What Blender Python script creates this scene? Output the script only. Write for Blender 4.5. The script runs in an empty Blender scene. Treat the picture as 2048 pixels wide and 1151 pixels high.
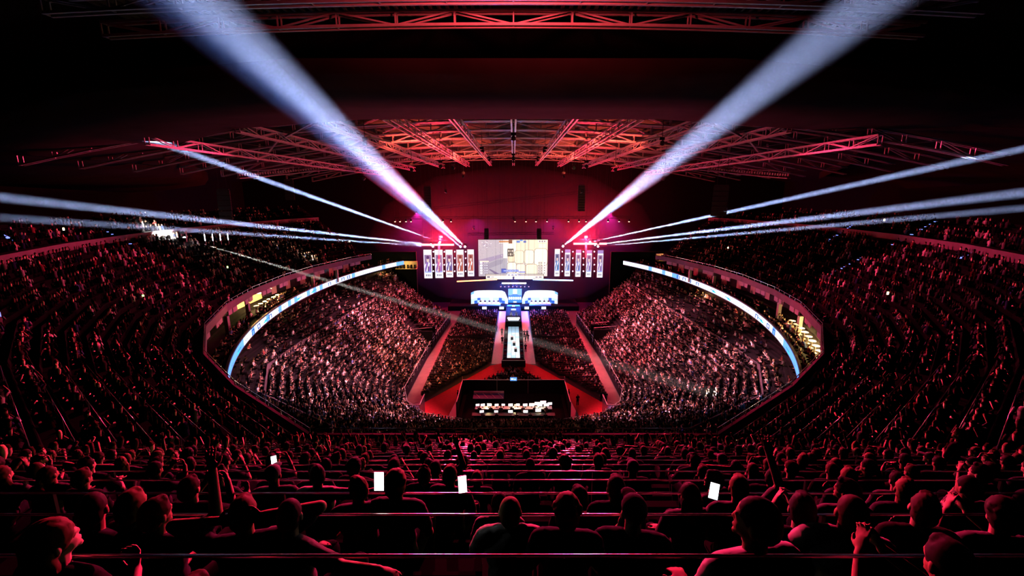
import bpy, math, random
import numpy as np
from mathutils import Vector, Matrix, Euler

rng = random.Random(7)
nrs = np.random.RandomState(11)
sc = bpy.context.scene
COL = sc.collection
R = math.radians

# ------------------------------------------------------------------ camera
PITCH = 11.8
CZ = 30.0
cam = bpy.data.objects.new('camera', bpy.data.cameras.new('camera'))
COL.objects.link(cam)
cam.data.sensor_width = 36; cam.data.lens = 16.0
cam.data.clip_start = .05; cam.data.clip_end = 400
cam.data.shift_x = -3 / 2048
cam.location = (0, 0, CZ); cam.rotation_euler = (R(90 - PITCH), 0, 0)
sc.camera = cam

# ------------------------------------------------------------------ view, world
sc.view_settings.view_transform = 'Standard'
sc.view_settings.look = 'None'
sc.view_settings.gamma = 1
sc.view_settings.use_curve_mapping = False
sc.view_settings.exposure = 0.0
sc.cycles.use_denoising = True
sc.cycles.max_bounces = 3
sc.cycles.diffuse_bounces = 0
sc.cycles.glossy_bounces = 1
sc.cycles.volume_bounces = 0
sc.cycles.sample_clamp_indirect = 3
world = bpy.data.worlds.new('world'); sc.world = world; world.use_nodes = True
world.node_tree.nodes['Background'].inputs[0].default_value = (0, 0, 0, 1)
world.node_tree.nodes['Background'].inputs[1].default_value = 0

# ------------------------------------------------------------------ light table (strengths of the seen and added lamps)
L_BEAM_BIG = 3.6e7
L_BEAM = 1.3e8
L_RED = 5.5e4        # red flood lamps beside the banners
L_WASH = 2.2e5       # pink washes over the lower stands
L_RIM = 3.5e4        # red washes over the upper stand
HAZE = 0.008       # haze density inside the beams

CP, SP = math.cos(R(PITCH)), math.sin(R(PITCH))
def ray(px, py):
    a = (px - 1027) / 910; b = (575.5 - py) / 910
    return Vector((a, CP + b * SP, -SP + b * CP))
def at(px, py, Y):
    d = ray(px, py); return Vector((0, 0, CZ)) + d * (Y / d.y)
def atz(px, py, z):
    d = ray(px, py); return Vector((0, 0, CZ)) + d * ((z - CZ) / d.z)
def proj(p):
    x, y, z = p[0], p[1], p[2] - CZ
    f = y * CP - z * SP
    return (1027 + 910 * x / f, 575.5 - 910 * (y * SP + z * CP) / f) if f > .1 else None

# ------------------------------------------------------------------ materials
def mat(name, col, rough=.8, metal=0, emit=0, ecol=None, var=.25, scale=3.0, spec=.3):
    m = bpy.data.materials.new(name); m.use_nodes = True
    nt = m.node_tree; b = nt.nodes['Principled BSDF']
    b.inputs['Roughness'].default_value = rough; b.inputs['Metallic'].default_value = metal
    b.inputs['Specular IOR Level'].default_value = spec
    if var > 0:
        tc = nt.nodes.new('ShaderNodeTexCoord'); nz = nt.nodes.new('ShaderNodeTexNoise')
        nz.inputs['Scale'].default_value = scale
        nt.links.new(tc.outputs['Object'], nz.inputs['Vector'])
        mx = nt.nodes.new('ShaderNodeMix'); mx.data_type = 'RGBA'
        mx.inputs[6].default_value = (*[c * (1 - var) for c in col], 1)
        mx.inputs[7].default_value = (*[min(1, c * (1 + var)) for c in col], 1)
        nt.links.new(nz.outputs['Fac'], mx.inputs[0]); nt.links.new(mx.outputs[2], b.inputs['Base Color'])
    else:
        b.inputs['Base Color'].default_value = (*col, 1)
    if emit:
        b.inputs['Emission Color'].default_value = (*(ecol or col), 1)
        b.inputs['Emission Strength'].default_value = emit
    return m
def attr_mat(name, emit=0, rough=.8):
    m = bpy.data.materials.new(name); m.use_nodes = True
    nt = m.node_tree; b = nt.nodes['Principled BSDF']
    a = nt.nodes.new('ShaderNodeAttribute'); a.attribute_name = 'col'
    b.inputs['Roughness'].default_value = rough
    b.inputs['Specular IOR Level'].default_value = 0
    if emit:
        nt.links.new(a.outputs['Color'], b.inputs['Emission Color'])
        b.inputs['Emission Strength'].default_value = emit
        b.inputs['Base Color'].default_value = (.01, .01, .01, 1)
    else:
        nt.links.new(a.outputs['Color'], b.inputs['Base Color'])
    return m
def rand_mat(name, cols, rough=.9):
    m = bpy.data.materials.new(name); m.use_nodes = True
    nt = m.node_tree; b = nt.nodes['Principled BSDF']
    oi = nt.nodes.new('ShaderNodeObjectInfo'); cr = nt.nodes.new('ShaderNodeValToRGB')
    cr.color_ramp.interpolation = 'CONSTANT'
    els = cr.color_ramp.elements
    for i, c in enumerate(cols):
        e = els[i] if i < 2 else els.new(i / len(cols))
        e.position = i / len(cols); e.color = (*c, 1)
    nt.links.new(oi.outputs['Random'], cr.inputs[0]); nt.links.new(cr.outputs[0], b.inputs['Base Color'])
    b.inputs['Specular IOR Level'].default_value = .04
    b.inputs['Roughness'].default_value = rough
    return m
def volmat(name, d, a=.3, col=(1, 1, 1)):
    m = bpy.data.materials.new(name); m.use_nodes = True; nt = m.node_tree; nt.nodes.clear()
    o = nt.nodes.new('ShaderNodeOutputMaterial'); v = nt.nodes.new('ShaderNodeVolumeScatter')
    v.inputs['Density'].default_value = d; v.inputs['Anisotropy'].default_value = a; v.inputs['Color'].default_value = (*col, 1)
    nt.links.new(v.outputs[0], o.inputs['Volume']); return m

M = dict(
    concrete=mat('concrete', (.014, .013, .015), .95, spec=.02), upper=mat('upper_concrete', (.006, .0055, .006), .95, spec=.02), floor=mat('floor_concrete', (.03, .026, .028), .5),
    wood=mat('walkway_boards', (.62, .5, .46), .6), aisle=mat('aisle_floor', (.1, .06, .045), .6, scale=.8, var=.5),
    carpet=mat('red_carpet', (.55, .008, .02), .95), black=mat('black_cloth', (.006, .006, .007), .95, spec=.05),
    blackmetal=mat('black_metal', (.02, .02, .022), .5, .3), steel=mat('steel', (.45, .43, .43), .4, .8),
    roofsteel=mat('roof_steel', (.55, .5, .5), .45, .5), ribs=mat('rib_steel', (.10, .09, .09), .6, .3), deck=mat('roof_deck', (.012, .012, .014), .9, spec=.1),
    rail=mat('rail_metal', (.85, .82, .8), .22, 1, var=.05), bench=mat('bench_plastic', (.004, .004, .005), .9, spec=.02),
    parapet=mat('parapet_panel', (.10, .075, .09), .7, scale=.7, var=.5), panel=mat('suite_panel', (.3, .24, .27), .6),
    glass=mat('dark_glass', (.02, .02, .03), .15), warmwall=mat('warm_wall', (.8, .6, .3), .8),
    white=mat('white_plastic', (.8, .8, .8), .5), wall=mat('dark_wall', (.008, .008, .009), .95, spec=.05),
    bluetint=mat('blue_tinted_surface', (.03, .05, .16), .6), truss=mat('truss_aluminium', (.35, .34, .36), .4, .8),
    curtain=mat('blackout_curtain', (.02, .013, .013), .95, scale=.4, var=.6, spec=.05),
    led_white=mat('led_white', (1, 1, 1), emit=14, ecol=(.75, .85, 1), var=0),
    led_hot=mat('led_hot', (1, 1, 1), emit=60, ecol=(1, .9, .95), var=0),
    led_red=mat('led_red', (1, .1, .1), emit=16, ecol=(1, .06, .08), var=0),
    led_redcore=mat('led_pale_red', (1, .5, .4), emit=12, ecol=(1, .5, .42), var=0),
    led_orange=mat('led_orange', (1, .5, .1), emit=5, ecol=(1, .42, .12), var=0),
    led_blue=mat('led_blue', (.3, .6, 1), emit=6, ecol=(.3, .65, 1), var=0),
    led_deepblue=mat('led_deep_blue', (.05, .15, 1), emit=2.5, ecol=(.05, .18, 1), var=0),
    led_dim=mat('step_light', (.2, .3, 1), emit=1.6, ecol=(.22, .3, 1), var=0),
    led_green=mat('led_green', (.5, 1, .2), emit=5, ecol=(.5, 1, .2), var=0),
    lamp_warm=mat('lamp_warm', (1, .8, .4), emit=10, ecol=(1, .75, .35), var=0),
    monitor=mat('monitor_glow', (1, 1, 1), emit=1.4, ecol=(.95, .95, 1), var=0),
    phone=mat('phone_glow', (1, 1, 1), emit=6, ecol=(.95, .97, 1), var=0),
    picture=attr_mat('screen_picture', 1.35), vivid=attr_mat('led_picture', 1.4), banner=attr_mat('banner_picture', 1.15), ribbon=attr_mat('ribbon_picture', 2.0),
    crowd=attr_mat('crowd', 0, .9),
    skin=rand_mat('skin', [(.55, .36, .27), (.48, .3, .22), (.62, .42, .33), (.35, .2, .13)], .6),
    hair=rand_mat('hair', [(.02, .012, .008), (.05, .028, .015), (.11, .06, .03), (.02, .015, .012), (.2, .13, .06)], .7),
    shirt=rand_mat('shirt', [(.01, .01, .012), (.03, .03, .04), (.015, .015, .02), (.12, .11, .12), (.02, .01, .012), (.05, .05, .06)], .95),
    trousers=rand_mat('trousers', [(.012, .014, .022), (.02, .02, .022), (.03, .035, .05)], .95),
    paleshirt=mat('pale_shirt', (.5, .48, .48), .95, spec=.02),
    cap=rand_mat('cap_cloth', [(.03, .03, .035), (.2, .2, .22), (.08, .02, .02)], .9),
)

# ------------------------------------------------------------------ mesh helpers
class MB:
    def __init__(s): s.v = []; s.f = []; s.m = []; s.c = []
    def add(s, vs, fs, mi=0, col=None):
        b = len(s.v); s.v += [tuple(v) for v in vs]
        for f in fs: s.f.append([b + i for i in f]); s.m.append(mi); s.c.append(col or (1, 1, 1))
    def box(s, c, d, mi=0, rz=0, col=None):
        x, y, z = d[0] / 2, d[1] / 2, d[2] / 2; cs, sn = math.cos(rz), math.sin(rz)
        vs = []
        for sx, sy, sz in ((-1,-1,-1),(1,-1,-1),(1,1,-1),(-1,1,-1),(-1,-1,1),(1,-1,1),(1,1,1),(-1,1,1)):
            vs.append((c[0] + cs*sx*x - sn*sy*y, c[1] + sn*sx*x + cs*sy*y, c[2] + sz*z))
        s.add(vs, [(0,3,2,1),(4,5,6,7),(0,1,5,4),(1,2,6,5),(2,3,7,6),(3,0,4,7)], mi, col); return s
    def bar(s, p, q, w, mi=0, h=None, n=4, col=None):
        p, q = Vector(p), Vector(q); d = (q - p)
        if d.length < 1e-6: return s
        d.normalize(); up = Vector((0, 0, 1)) if abs(d.z) < .95 else Vector((0, 1, 0))
        a = d.cross(up).normalized(); b = a.cross(d); h = h or w
        vs = []; off = math.pi / n
        k = 1 / math.cos(math.pi / n) if n == 4 else 1
        for e in (p, q):
            for i in range(n):
                t = off + 2 * math.pi * i / n
                vs.append(e + a * math.cos(t) * w / 2 * k + b * math.sin(t) * h / 2 * k)
        s.add(vs, [(i, (i+1) % n, n + (i+1) % n, n + i) for i in range(n)] + [tuple(range(n))[::-1], tuple(range(n, 2*n))], mi, col)
        return s
    def tube(s, pts, r, mi=0, n=6):
        for a, b in zip(pts[:-1], pts[1:]): s.bar(a, b, 2*r, mi, n=n)
        return s
    def lathe(s, c, prof, n=14, mi=0, rot=None, cap=True):
        vs = []
        for r, z in prof:
            for i in range(n):
                v = Vector((r*math.cos(2*math.pi*i/n), r*math.sin(2*math.pi*i/n), z))
                if rot is not None: v = rot @ v
                vs.append(Vector(c) + v)
        fs = []
        for k in range(len(prof) - 1):
            for i in range(n): fs.append((k*n+i, k*n+(i+1) % n, (k+1)*n+(i+1) % n, (k+1)*n+i))
        if cap: fs += [tuple(range(n))[::-1], tuple(range((len(prof)-1)*n, len(prof)*n))]
        s.add(vs, fs, mi); return s
    def build(s, name, mats, parent=None, loc=None, smooth=False, rz=0):
        me = bpy.data.meshes.new(name); me.from_pydata(s.v, [], s.f)
        if not isinstance(mats, (list, tuple)): mats = [mats]
        for m in mats: me.materials.append(M[m] if isinstance(m, str) else m)
        if len(mats) > 1: me.polygons.foreach_set('material_index', s.m)
        if any(m in ('picture', 'vivid', 'banner', 'ribbon', 'crowd') for m in mats):
            at_ = me.attributes.new('col', 'FLOAT_COLOR', 'FACE')
            at_.data.foreach_set('color', np.array([(*c, 1) for c in s.c], dtype=np.float32).ravel())
        if smooth: me.polygons.foreach_set('use_smooth', [True] * len(s.f))
        o = bpy.data.objects.new(name, me); COL.objects.link(o)
        if parent is not None: o.parent = parent
        if loc is not None: o.location = loc
        if rz: o.rotation_euler.z = rz
        return o
def tag(o, label=None, cat=None, group=None, kind=None):
    if label: o['label'] = label
    if cat: o['category'] = cat
    if group: o['group'] = group
    if kind: o['kind'] = kind
    return o
def thing(name, label, cat, loc=(0, 0, 0), rz=0, group=None):
    o = bpy.data.objects.new(name, None); COL.objects.link(o); o.location = loc; o.rotation_euler = (0, 0, rz)
    o.empty_display_size = .2
    return tag(o, label, cat, group)
def struct(mb, name, mats, label=None, **k):
    o = mb.build(name, mats, **k); o['kind'] = 'structure'
    if label: o['label'] = label
    return o
def lamp(kind, name, loc, energy, col, parent=None, target=None, size=60, blend=.5, soft=.2, sx=None, sy=None):
    ld = bpy.data.lights.new(name, kind); ld.energy = energy; ld.color = col
    if kind == 'SPOT': ld.spot_size = R(max(size, 2)); ld.spot_blend = blend; ld.shadow_soft_size = soft
    elif kind == 'POINT': ld.shadow_soft_size = soft
    elif kind == 'AREA': ld.shape = 'RECTANGLE'; ld.size = sx or 1; ld.size_y = sy or 1
    o = bpy.data.objects.new(name, ld); COL.objects.link(o)
    if parent is not None:
        o.parent = parent; loc = Vector(loc)
        o.location = loc - parent.location
    else: o.location = loc
    if kind == 'SPOT' and size < 2: o.scale = (size/2, size/2, 1)
    if target is not None:
        o.rotation_mode = 'QUATERNION'
        o.rotation_quaternion = (Vector(target) - Vector(loc)).to_track_quat('-Z', 'Y')
    return o
ORD = ['zeroth','first','second','third','fourth','fifth','sixth','seventh','eighth','ninth','tenth','eleventh','twelfth','thirteenth','fourteenth','fifteenth','sixteenth','seventeenth','eighteenth','nineteenth','twentieth']
TENS = {20: 'twenty', 30: 'thirty', 40: 'forty', 50: 'fifty', 60: 'sixty', 70: 'seventy', 80: 'eighty'}
def ordinal(n):
    if n <= 20: return ORD[n]
    if n % 10 == 0: return TENS[n][:-1] + 'ieth'
    return TENS[n - n % 10] + '-' + ORD[n % 10]

# ------------------------------------------------------------------ polyline maths
def offset(poly, d):
    """poly: list of (x,y) walked from the far left, round the near end, to the far right; +d is outwards"""
    out = []; n = len(poly)
    ns = []
    for i in range(n - 1):
        dx, dy = poly[i+1][0] - poly[i][0], poly[i+1][1] - poly[i][1]; l = math.hypot(dx, dy)
        ns.append((dy / l, -dx / l))
    for i in range(n):
        a = ns[max(0, i-1)]; b = ns[min(n-2, i)]
        k = d / (1 + a[0]*b[0] + a[1]*b[1])
        out.append((poly[i][0] + (a[0]+b[0]) * k, poly[i][1] + (a[1]+b[1]) * k))
    return out
def mirror(left):
    return left + [(-x, y) for x, y in reversed(left)]
def strip(mb, rings, mi=0):
    """rings: list of lists of 3D points; joins neighbours"""
    n = len(rings[0]); vs = [p for r in rings for p in r]; fs = []
    for k in range(len(rings) - 1):
        for i in range(n - 1): fs.append((k*n+i, k*n+i+1, (k+1)*n+i+1, (k+1)*n+i))
    mb.add(vs, fs, mi)
def ring3(poly, z): return [(x, y, z) for x, y in poly]

# ------------------------------------------------------------------ arena shell
f = MB(); f.add([(-40, 20, 0), (40, 20, 0), (40, 124, 0), (-40, 124, 0)], [(0, 1, 2, 3)])
struct(f, 'floor', 'floor')
for s, nm in ((-1, 'wall_left'), (1, 'wall_right')):
    m_ = MB(); m_.box((s*72.5, 50, 20), (.6, 150, 44)); struct(m_, nm, 'wall')
m_ = MB(); m_.box((0, 124.5, 20), (150, .6, 44)); struct(m_, 'wall_back', 'wall')
m_ = MB(); m_.box((0, -24.5, 20), (150, .6, 44)); struct(m_, 'wall_front', 'wall')
def roof_z(x): return 39.6 - .0013 * x * x
m_ = MB(); xs = [i * 6 - 72 for i in range(25)]
strip(m_, [[(x, -24, roof_z(x)) for x in xs], [(x, 124, roof_z(x)) for x in xs]])
strip(m_, [[(x, -24, roof_z(x) + .3) for x in xs], [(x, 124, roof_z(x) + .3) for x in xs]])
struct(m_, 'ceiling', 'deck')
m_ = MB()
y = 41.0
while y < 121:
    for i in range(18):
        x0 = -45 + i * 5; m_.bar((x0, y, roof_z(x0) - .15), (x0 + 5, y, roof_z(x0 + 5) - .15), .1, h=.22)
    y += 1.15
for sgn in (-1, 1):                                  # deck ribs of the near roof bay
    for i in range(44):
        x = sgn * (1.2 + i * .42); m_.bar((x, 16, roof_z(x) - .5), (x, 26.4, roof_z(x) - .5), .12, h=.3)
struct(m_, 'ceiling_ribs', 'ribs', 'thin steel ribs under the dark roof deck')

def hang(t, pts):
    b = MB(); l = t.location
    for (x, y, z) in pts: b.bar((x, y, z), (x, y, roof_z(l.x + x) - l.z - .05), .03)
    b.build('hanging_cable', 'blackmetal', t)
def box_truss(mb, pts, w=.9, h=1.1, c=.13):
    k = 0
    for a, b in zip(pts[:-1], pts[1:]):
        a, b = Vector(a), Vector(b); d = (b - a).normalized(); sd = Vector((d.y, -d.x, 0)).normalized() * (w / 2)
        up = Vector((0, 0, h))
        for o_ in (sd, -sd):
            mb.bar(a + o_, b + o_, c); mb.bar(a + o_ + up, b + o_ + up, c)
            mb.bar(*((a + o_, b + o_ + up) if k % 2 else (a + o_ + up, b + o_)), c * .55)
        mb.bar(a - sd, a + sd, c * .6); mb.bar(a - sd + up, a + sd + up, c * .6)
        mb.bar(a + sd, a + sd + up, c * .5); mb.bar(a - sd, a - sd + up, c * .5)
        k += 1
ys = [44, 50, 57, 65, 74, 84, 95, 107]
for i, y in enumerate(ys):
    m_ = MB(); pts = [(x, y, roof_z(x) - 2.2 - .001*x*x) for x in np.linspace(-46, 46, 29)]
    box_truss(m_, pts, .5, .9, .15)
    tag(m_.build('roof_truss', 'roofsteel'), f'red lit steel roof arch across the hall, {ordinal(i+1)} behind the dark curtain band', 'truss', 'steel roof arches')
for i, y in enumerate((24.4, 21.5)):
    m_ = MB(); box_truss(m_, [(x, y, roof_z(x) - 1.6) for x in np.linspace(-20, 20, 15)], .4, .6, .12)
    tag(m_.build('roof_truss', 'roofsteel'), ['farther', 'nearer'][i] + ' red lit cross truss of the near roof bay at the top edge', 'truss')
xs_l = [0, 5.5, 11, 17, 24, 32]
for i, x in enumerate(xs_l):
    for s in ((1,) if x == 0 else (-1, 1)):
        m_ = MB(); xx = s * x
        box_truss(m_, [(xx, yy, roof_z(xx) - 3.1 - .001*xx*xx) for yy in np.linspace(41.5, 114, 22)], .7 if i in (2, 3) else .4, .8, .15)
        side = 'down the centre line' if x == 0 else f"{ordinal(i)} {'right' if s > 0 else 'left'} of the centre line"
        tag(m_.build('roof_girder', 'roofsteel'), f'long steel roof girder running towards the stage, {side}', 'girder', 'long roof girders')
for s in (-1, 1):                                    # slanting struts on the flanks of the grid
    for i, (x0, x1, y0, y1) in enumerate([(18, 25, 44, 51), (24, 31, 50, 60), (20, 15, 48, 58), (31, 38, 58, 70), (26, 20, 54, 66)]):
        m_ = MB(); m_.bar((s*x0, y0, roof_z(x0) - 2.6), (s*x1, y1, roof_z(x1) - 3.2), .2)
        tag(m_.build('roof_brace', 'roofsteel'), f"slanting roof brace, {ordinal(i+1)} outwards on the {'right' if s > 0 else 'left'} flank of the roof grid", 'brace', 'roof braces')
# ring catwalk with slots of light
m_ = MB(); m2 = MB()
cw = []
for i in range(57):
    a = R(-72 + 144 * i / 56); x = 46 * math.sin(a); y = 62 + 40 * math.cos(a); cw.append(Vector((x, y, 37.6 - .0028 * x * x)))
for a, b in zip(cw[:-1], cw[1:]):
    m_.bar(a, b, .8, h=.12); m_.bar(a + Vector((0, 0, 1)), b + Vector((0, 0, 1)), .07); m_.bar(a, a + Vector((0, 0, 1)), .07)
    for t in (.1, .35, .6, .85):
        p = a.lerp(b, t); q = a.lerp(b, t + .12); m2.bar(p + Vector((0, 0, .5)), q + Vector((0, 0, .5)), .16, h=.35)
cwt = thing('catwalk', 'curved steel catwalk hanging in an arc below the roof grid', 'catwalk')
m_.build('deck', 'roofsteel', cwt); m2.build('guard_plates', 'steel', cwt)['kind'] = 'stuff'
# blackout curtain ring
inn = [(-60, 92), (-50, 70), (-37, 50), (-24, 42), (-12, 40.5)]; inn = mirror(inn)
out_ = [(-71, 84), (-66, 56), (-48, 36), (-26, 28), (-12, 26.6)]; out_ = mirror(out_)
m_ = MB()
strip(m_, [[(x, y, roof_z(x) - 2.3) for x, y in out_], [(x*.98, y+.4, roof_z(x) - (3.0 if x < 30 else 1.6)) for x, y in out_],
           [((a[0]+b[0])/2, (a[1]+b[1])/2, roof_z((a[0]+b[0])/2) - (3.5 if a[0] < 30 else 1.7)) for a, b in zip(inn, out_)],
           [(x*1.01, y-.4, roof_z(x) - (3.4 if x < 30 else 1.7)) for x, y in inn], [(x, y, roof_z(x) - 2.3) for x, y in inn], [(x, y-.1, roof_z(x) - 1.0) for x, y in inn]])
tag(m_.build('blackout_curtain', 'curtain', smooth=True), 'huge dark blackout cloth slung in a band under the near roof', 'curtain')

# ------------------------------------------------------------------ upper stand
ROWD, ROWZ = .963, .525
EDGE = mirror([(-28.4, 88.5), (-29.8, 85.5), (-30.6, 83.5), (-31, 82), (-33.3, 73), (-34, 65), (-33.6, 56), (-32, 48), (-28.7, 39.5), (-24, 32.3), (-18, 26.3), (-10.5, 20.25)])
NU = 22; NF = 18
TZ = 17.3
up = MB()
rings = []
for j in range(NU):
    z = TZ + ROWZ * j
    rings += [ring3(offset(EDGE, ROWD*j - .12), z), ring3(offset(EDGE, ROWD*j - .12 + ROWD), z)]
    if j == 0: rings.insert(0, ring3(offset(EDGE, -.62), z))
    if j == NF - 1: strip(up, rings)
strip(up, [r[9:15] for r in rings[2*NF:]])
ub = MB()                                            # benches away from the near block
for j in range(NF):
    z = TZ + ROWZ * j
    o1, o2 = offset(EDGE, ROWD*j + .2), offset(EDGE, ROWD*j + .6)
    for sl in (slice(0, 11), slice(13, 24)):
        strip(ub, [ring3(o1[sl], z + .02), ring3(o1[sl], z + .45), ring3(o2[sl], z + .45), ring3(offset(EDGE, ROWD*j+.66)[sl], z + .8)])
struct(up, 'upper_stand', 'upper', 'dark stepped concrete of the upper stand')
tag(ub.build('bench_rows', 'bench'), 'dark seating rows along both curves of the upper stand', 'seating', kind='stuff')
fa = MB(); E0 = offset(EDGE, -.62); E1 = offset(EDGE, -.78)
strip(fa, [ring3(E0, 17.3), ring3(E0, 18.12), ring3(E1, 18.12), ring3(E1, 17.35), ring3(offset(EDGE, 1.5), 17.05), ring3(offset(EDGE, 14), 16.7)])
struct(fa, 'upper_parapet', 'parapet', 'grey parapet along the inner edge of the upper stand')
ra = MB(); Er = offset(EDGE, -.7)
ra.tube(ring3(Er, 18.42), .03)
for i in range(len(Er) - 1):
    a, b = Vector((*Er[i], 0)), Vector((*Er[i+1], 0)); n = max(1, int((b - a).length / 1.5))
    for k in range(n):
        p = a.lerp(b, k / n); ra.bar((p.x, p.y, 18.1), (p.x, p.y, 18.42), .04)
tag(ra.build('front_rail', 'rail'), 'thin metal handrail on the parapet of the upper stand', 'rail')
# cross aisle wall two thirds up the curved sides
ca = MB(); jc = 13
for sl in (slice(0, 10), slice(14, 24)):
    o1 = offset(EDGE, ROWD*jc)[sl]; o2 = offset(EDGE, ROWD*jc + .12)[sl]; z = TZ + ROWZ*jc
    strip(ca, [ring3(o1, z), ring3(o1, z + 1.0), ring3(o2, z + 1.0), ring3(o2, z)])
struct(ca, 'trim_1', 'parapet', 'low wall of the cross aisle in the curved upper stands')
# seat rows of the near block: bench + rail, one thing each
_p = MB(); _p.bar((0, 0, -1.05), (0, 0, 0), .03); _o = _p.build('rail_post', 'blackmetal'); POST = _o.data; bpy.data.objects.remove(_o)
for j in range(0, 21):
    z = TZ + ROWZ*j; O = offset(EDGE, ROWD*j)
    seg = [O[10], O[11], O[12], O[13]]
    t = thing('seat_row', f'dark bench with thin shiny rail, {ordinal(j+1)} row up from the parapet handrail', 'seating', (0, O[11][1], z), group='bench rows of the near block')
    b = MB()
    o1, o2, o3 = offset(EDGE, ROWD*j+.2), offset(EDGE, ROWD*j+.6), offset(EDGE, ROWD*j+.66)
    def loc_(P, zz): return [(x, y - O[11][1], zz) for x, y in P[10:14]]
    strip(b, [loc_(o1, .02), loc_(o1, .43), loc_(o2, .43), loc_(o3, .7), loc_(offset(EDGE, ROWD*j+.7), .7), loc_(offset(EDGE, ROWD*j+.66), .38)])
    b.build('bench', 'bench', t)
    r = MB(); pts = [(x, y - O[11][1], .95) for x, y in seg]
    r.tube(pts, .010, n=8)
    r.build('rail', 'rail', t, smooth=True)
    p_ = MB()
    for a, c in zip(pts[:-1], pts[1:]):
        a, c = Vector(a), Vector(c); n = max(1, int((c-a).length/2.3))
        for k in range(n + 1):
            q = a.lerp(c, (k + .35) / (n + .7)); o = bpy.data.objects.new('rail_post', POST); COL.objects.link(o); o.parent = t; o.location = q
# blue step lights on the aisles
def hit(px, py):
    d = ray(px, py)
    for i in range(500):
        p = Vector((0, 0, CZ)) + d * (15 + i * .15); best = -99
        if p.z < 17.5: return p
        for a, b in zip(EDGE[:-1], EDGE[1:]):
            dx, dy = b[0]-a[0], b[1]-a[1]; l = math.hypot(dx, dy)
            best = max(best, (p.x-a[0])*dy/l - (p.y-a[1])*dx/l)
        if p.z < TZ + .545 * best + .15: return p
    return p
def step_lights(px0, py0, px1, py1, lab):
    m_ = MB()
    a, b = hit(px0, py0), hit(px1, py1)
    n = 12
    for i in range(n):
        p = a.lerp(b, i / (n-1)); m_.box((p.x, p.y, p.z + .12), (.22, .22, .07))
    tag(m_.build('step_lights', 'led_dim'), lab, 'step lights')
step_lights(196, 456, 298, 508, 'dotted line of blue step lights on the upper left stand beside the bright patch')
step_lights(0, 470, 30, 484, 'blue step lights at the far left edge of the upper stand')
step_lights(1655, 483, 1705, 452, 'blue step lights nearest the stage on the upper right stand')
step_lights(1775, 496, 1880, 440, 'long dotted line of blue step lights on the upper right stand')
step_lights(1662, 550, 1722, 518, 'blue step lights below the cross aisle of the upper right stand')
step_lights(1915, 520, 1962, 502, 'rightmost short line of blue step lights on the upper stand')

# ------------------------------------------------------------------ lower stands and mezzanine
A_ = mirror([(-14.9, 104), (-15.6, 90), (-16, 80), (-16, 71), (-16, 62), (-14.6, 57.5), (-11.5, 54), (-6, 52.3)])
B_ = mirror([(-25.0, 99.5), (-25.8, 92.7), (-26.2, 82.3), (-27.3, 69), (-28.3, 58), (-28.3, 49.4), (-24.5, 41.5), (-14, 34.3)])
C_ = mirror([(-27.0, 100), (-29.6, 92.7), (-32.4, 82), (-33.2, 69), (-33.0, 57), (-31.5, 47), (-27.5, 37.5), (-16, 28.5)])
def lerp_poly(P, Q, t): return [(a[0]+(b[0]-a[0])*t, a[1]+(b[1]-a[1])*t) for a, b in zip(P, Q)]
NL = 19
lo = MB(); rings = [ring3(A_, 0)]
for j in range(NL):
    z = 1.3 + 8.4 * j / (NL - 1)
    rings += [ring3(lerp_poly(A_, B_, j/NL), z), ring3(lerp_poly(A_, B_, (j+.5)/NL), z), ring3(lerp_poly(A_, B_, (j+.5)/NL), z+.4), ring3(lerp_poly(A_, B_, (j+1)/NL), z+.4)]
strip(lo, rings); struct(lo, 'lower_stand', 'concrete', 'stepped lower stand around the arena floor')
NM = 5
me_ = MB(); rings = [ring3(B_, 10.1)]
for j in range(NM):
    z = 10.3 + .5 * j
    rings += [ring3(lerp_poly(B_, C_, (j+.05)/NM), z), ring3(lerp_poly(B_, C_, (j+.5)/NM), z), ring3(lerp_poly(B_, C_, (j+.5)/NM), z+.35), ring3(lerp_poly(B_, C_, (j+1.05)/NM), z+.35)]
rings.append(ring3(offset(C_, .25), 13.5))
strip(me_, rings); struct(me_, 'middle_stand', 'concrete', 'narrow middle stand behind the railing of the lower stand')
w_ = MB(); B2 = offset(B_, -.12)
strip(w_, [ring3(B2, 9.2), ring3(B2, 10.75), ring3(B_, 10.75), ring3(B_, 10.0)])
struct(w_, 'trim_2', 'parapet', 'low pinkish parapet wall between the lower and middle stands')
w_ = MB(); A2 = offset(A_, -.1)
w_.tube(ring3(A2, 2.3), .035); w_.tube(ring3(A2, 1.75), .02)
for i in range(len(A2)-1):
    a, b = Vector((*A2[i], 0)), Vector((*A2[i+1], 0)); n = max(1, int((b-a).length/2))
    for k in range(n): p = a.lerp(b, k/n); w_.bar((p.x, p.y, 1.2), (p.x, p.y, 2.3), .05)
tag(w_.build('stand_rail', 'steel'), 'metal railing along the front wall of the lower stand', 'rail')
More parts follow.
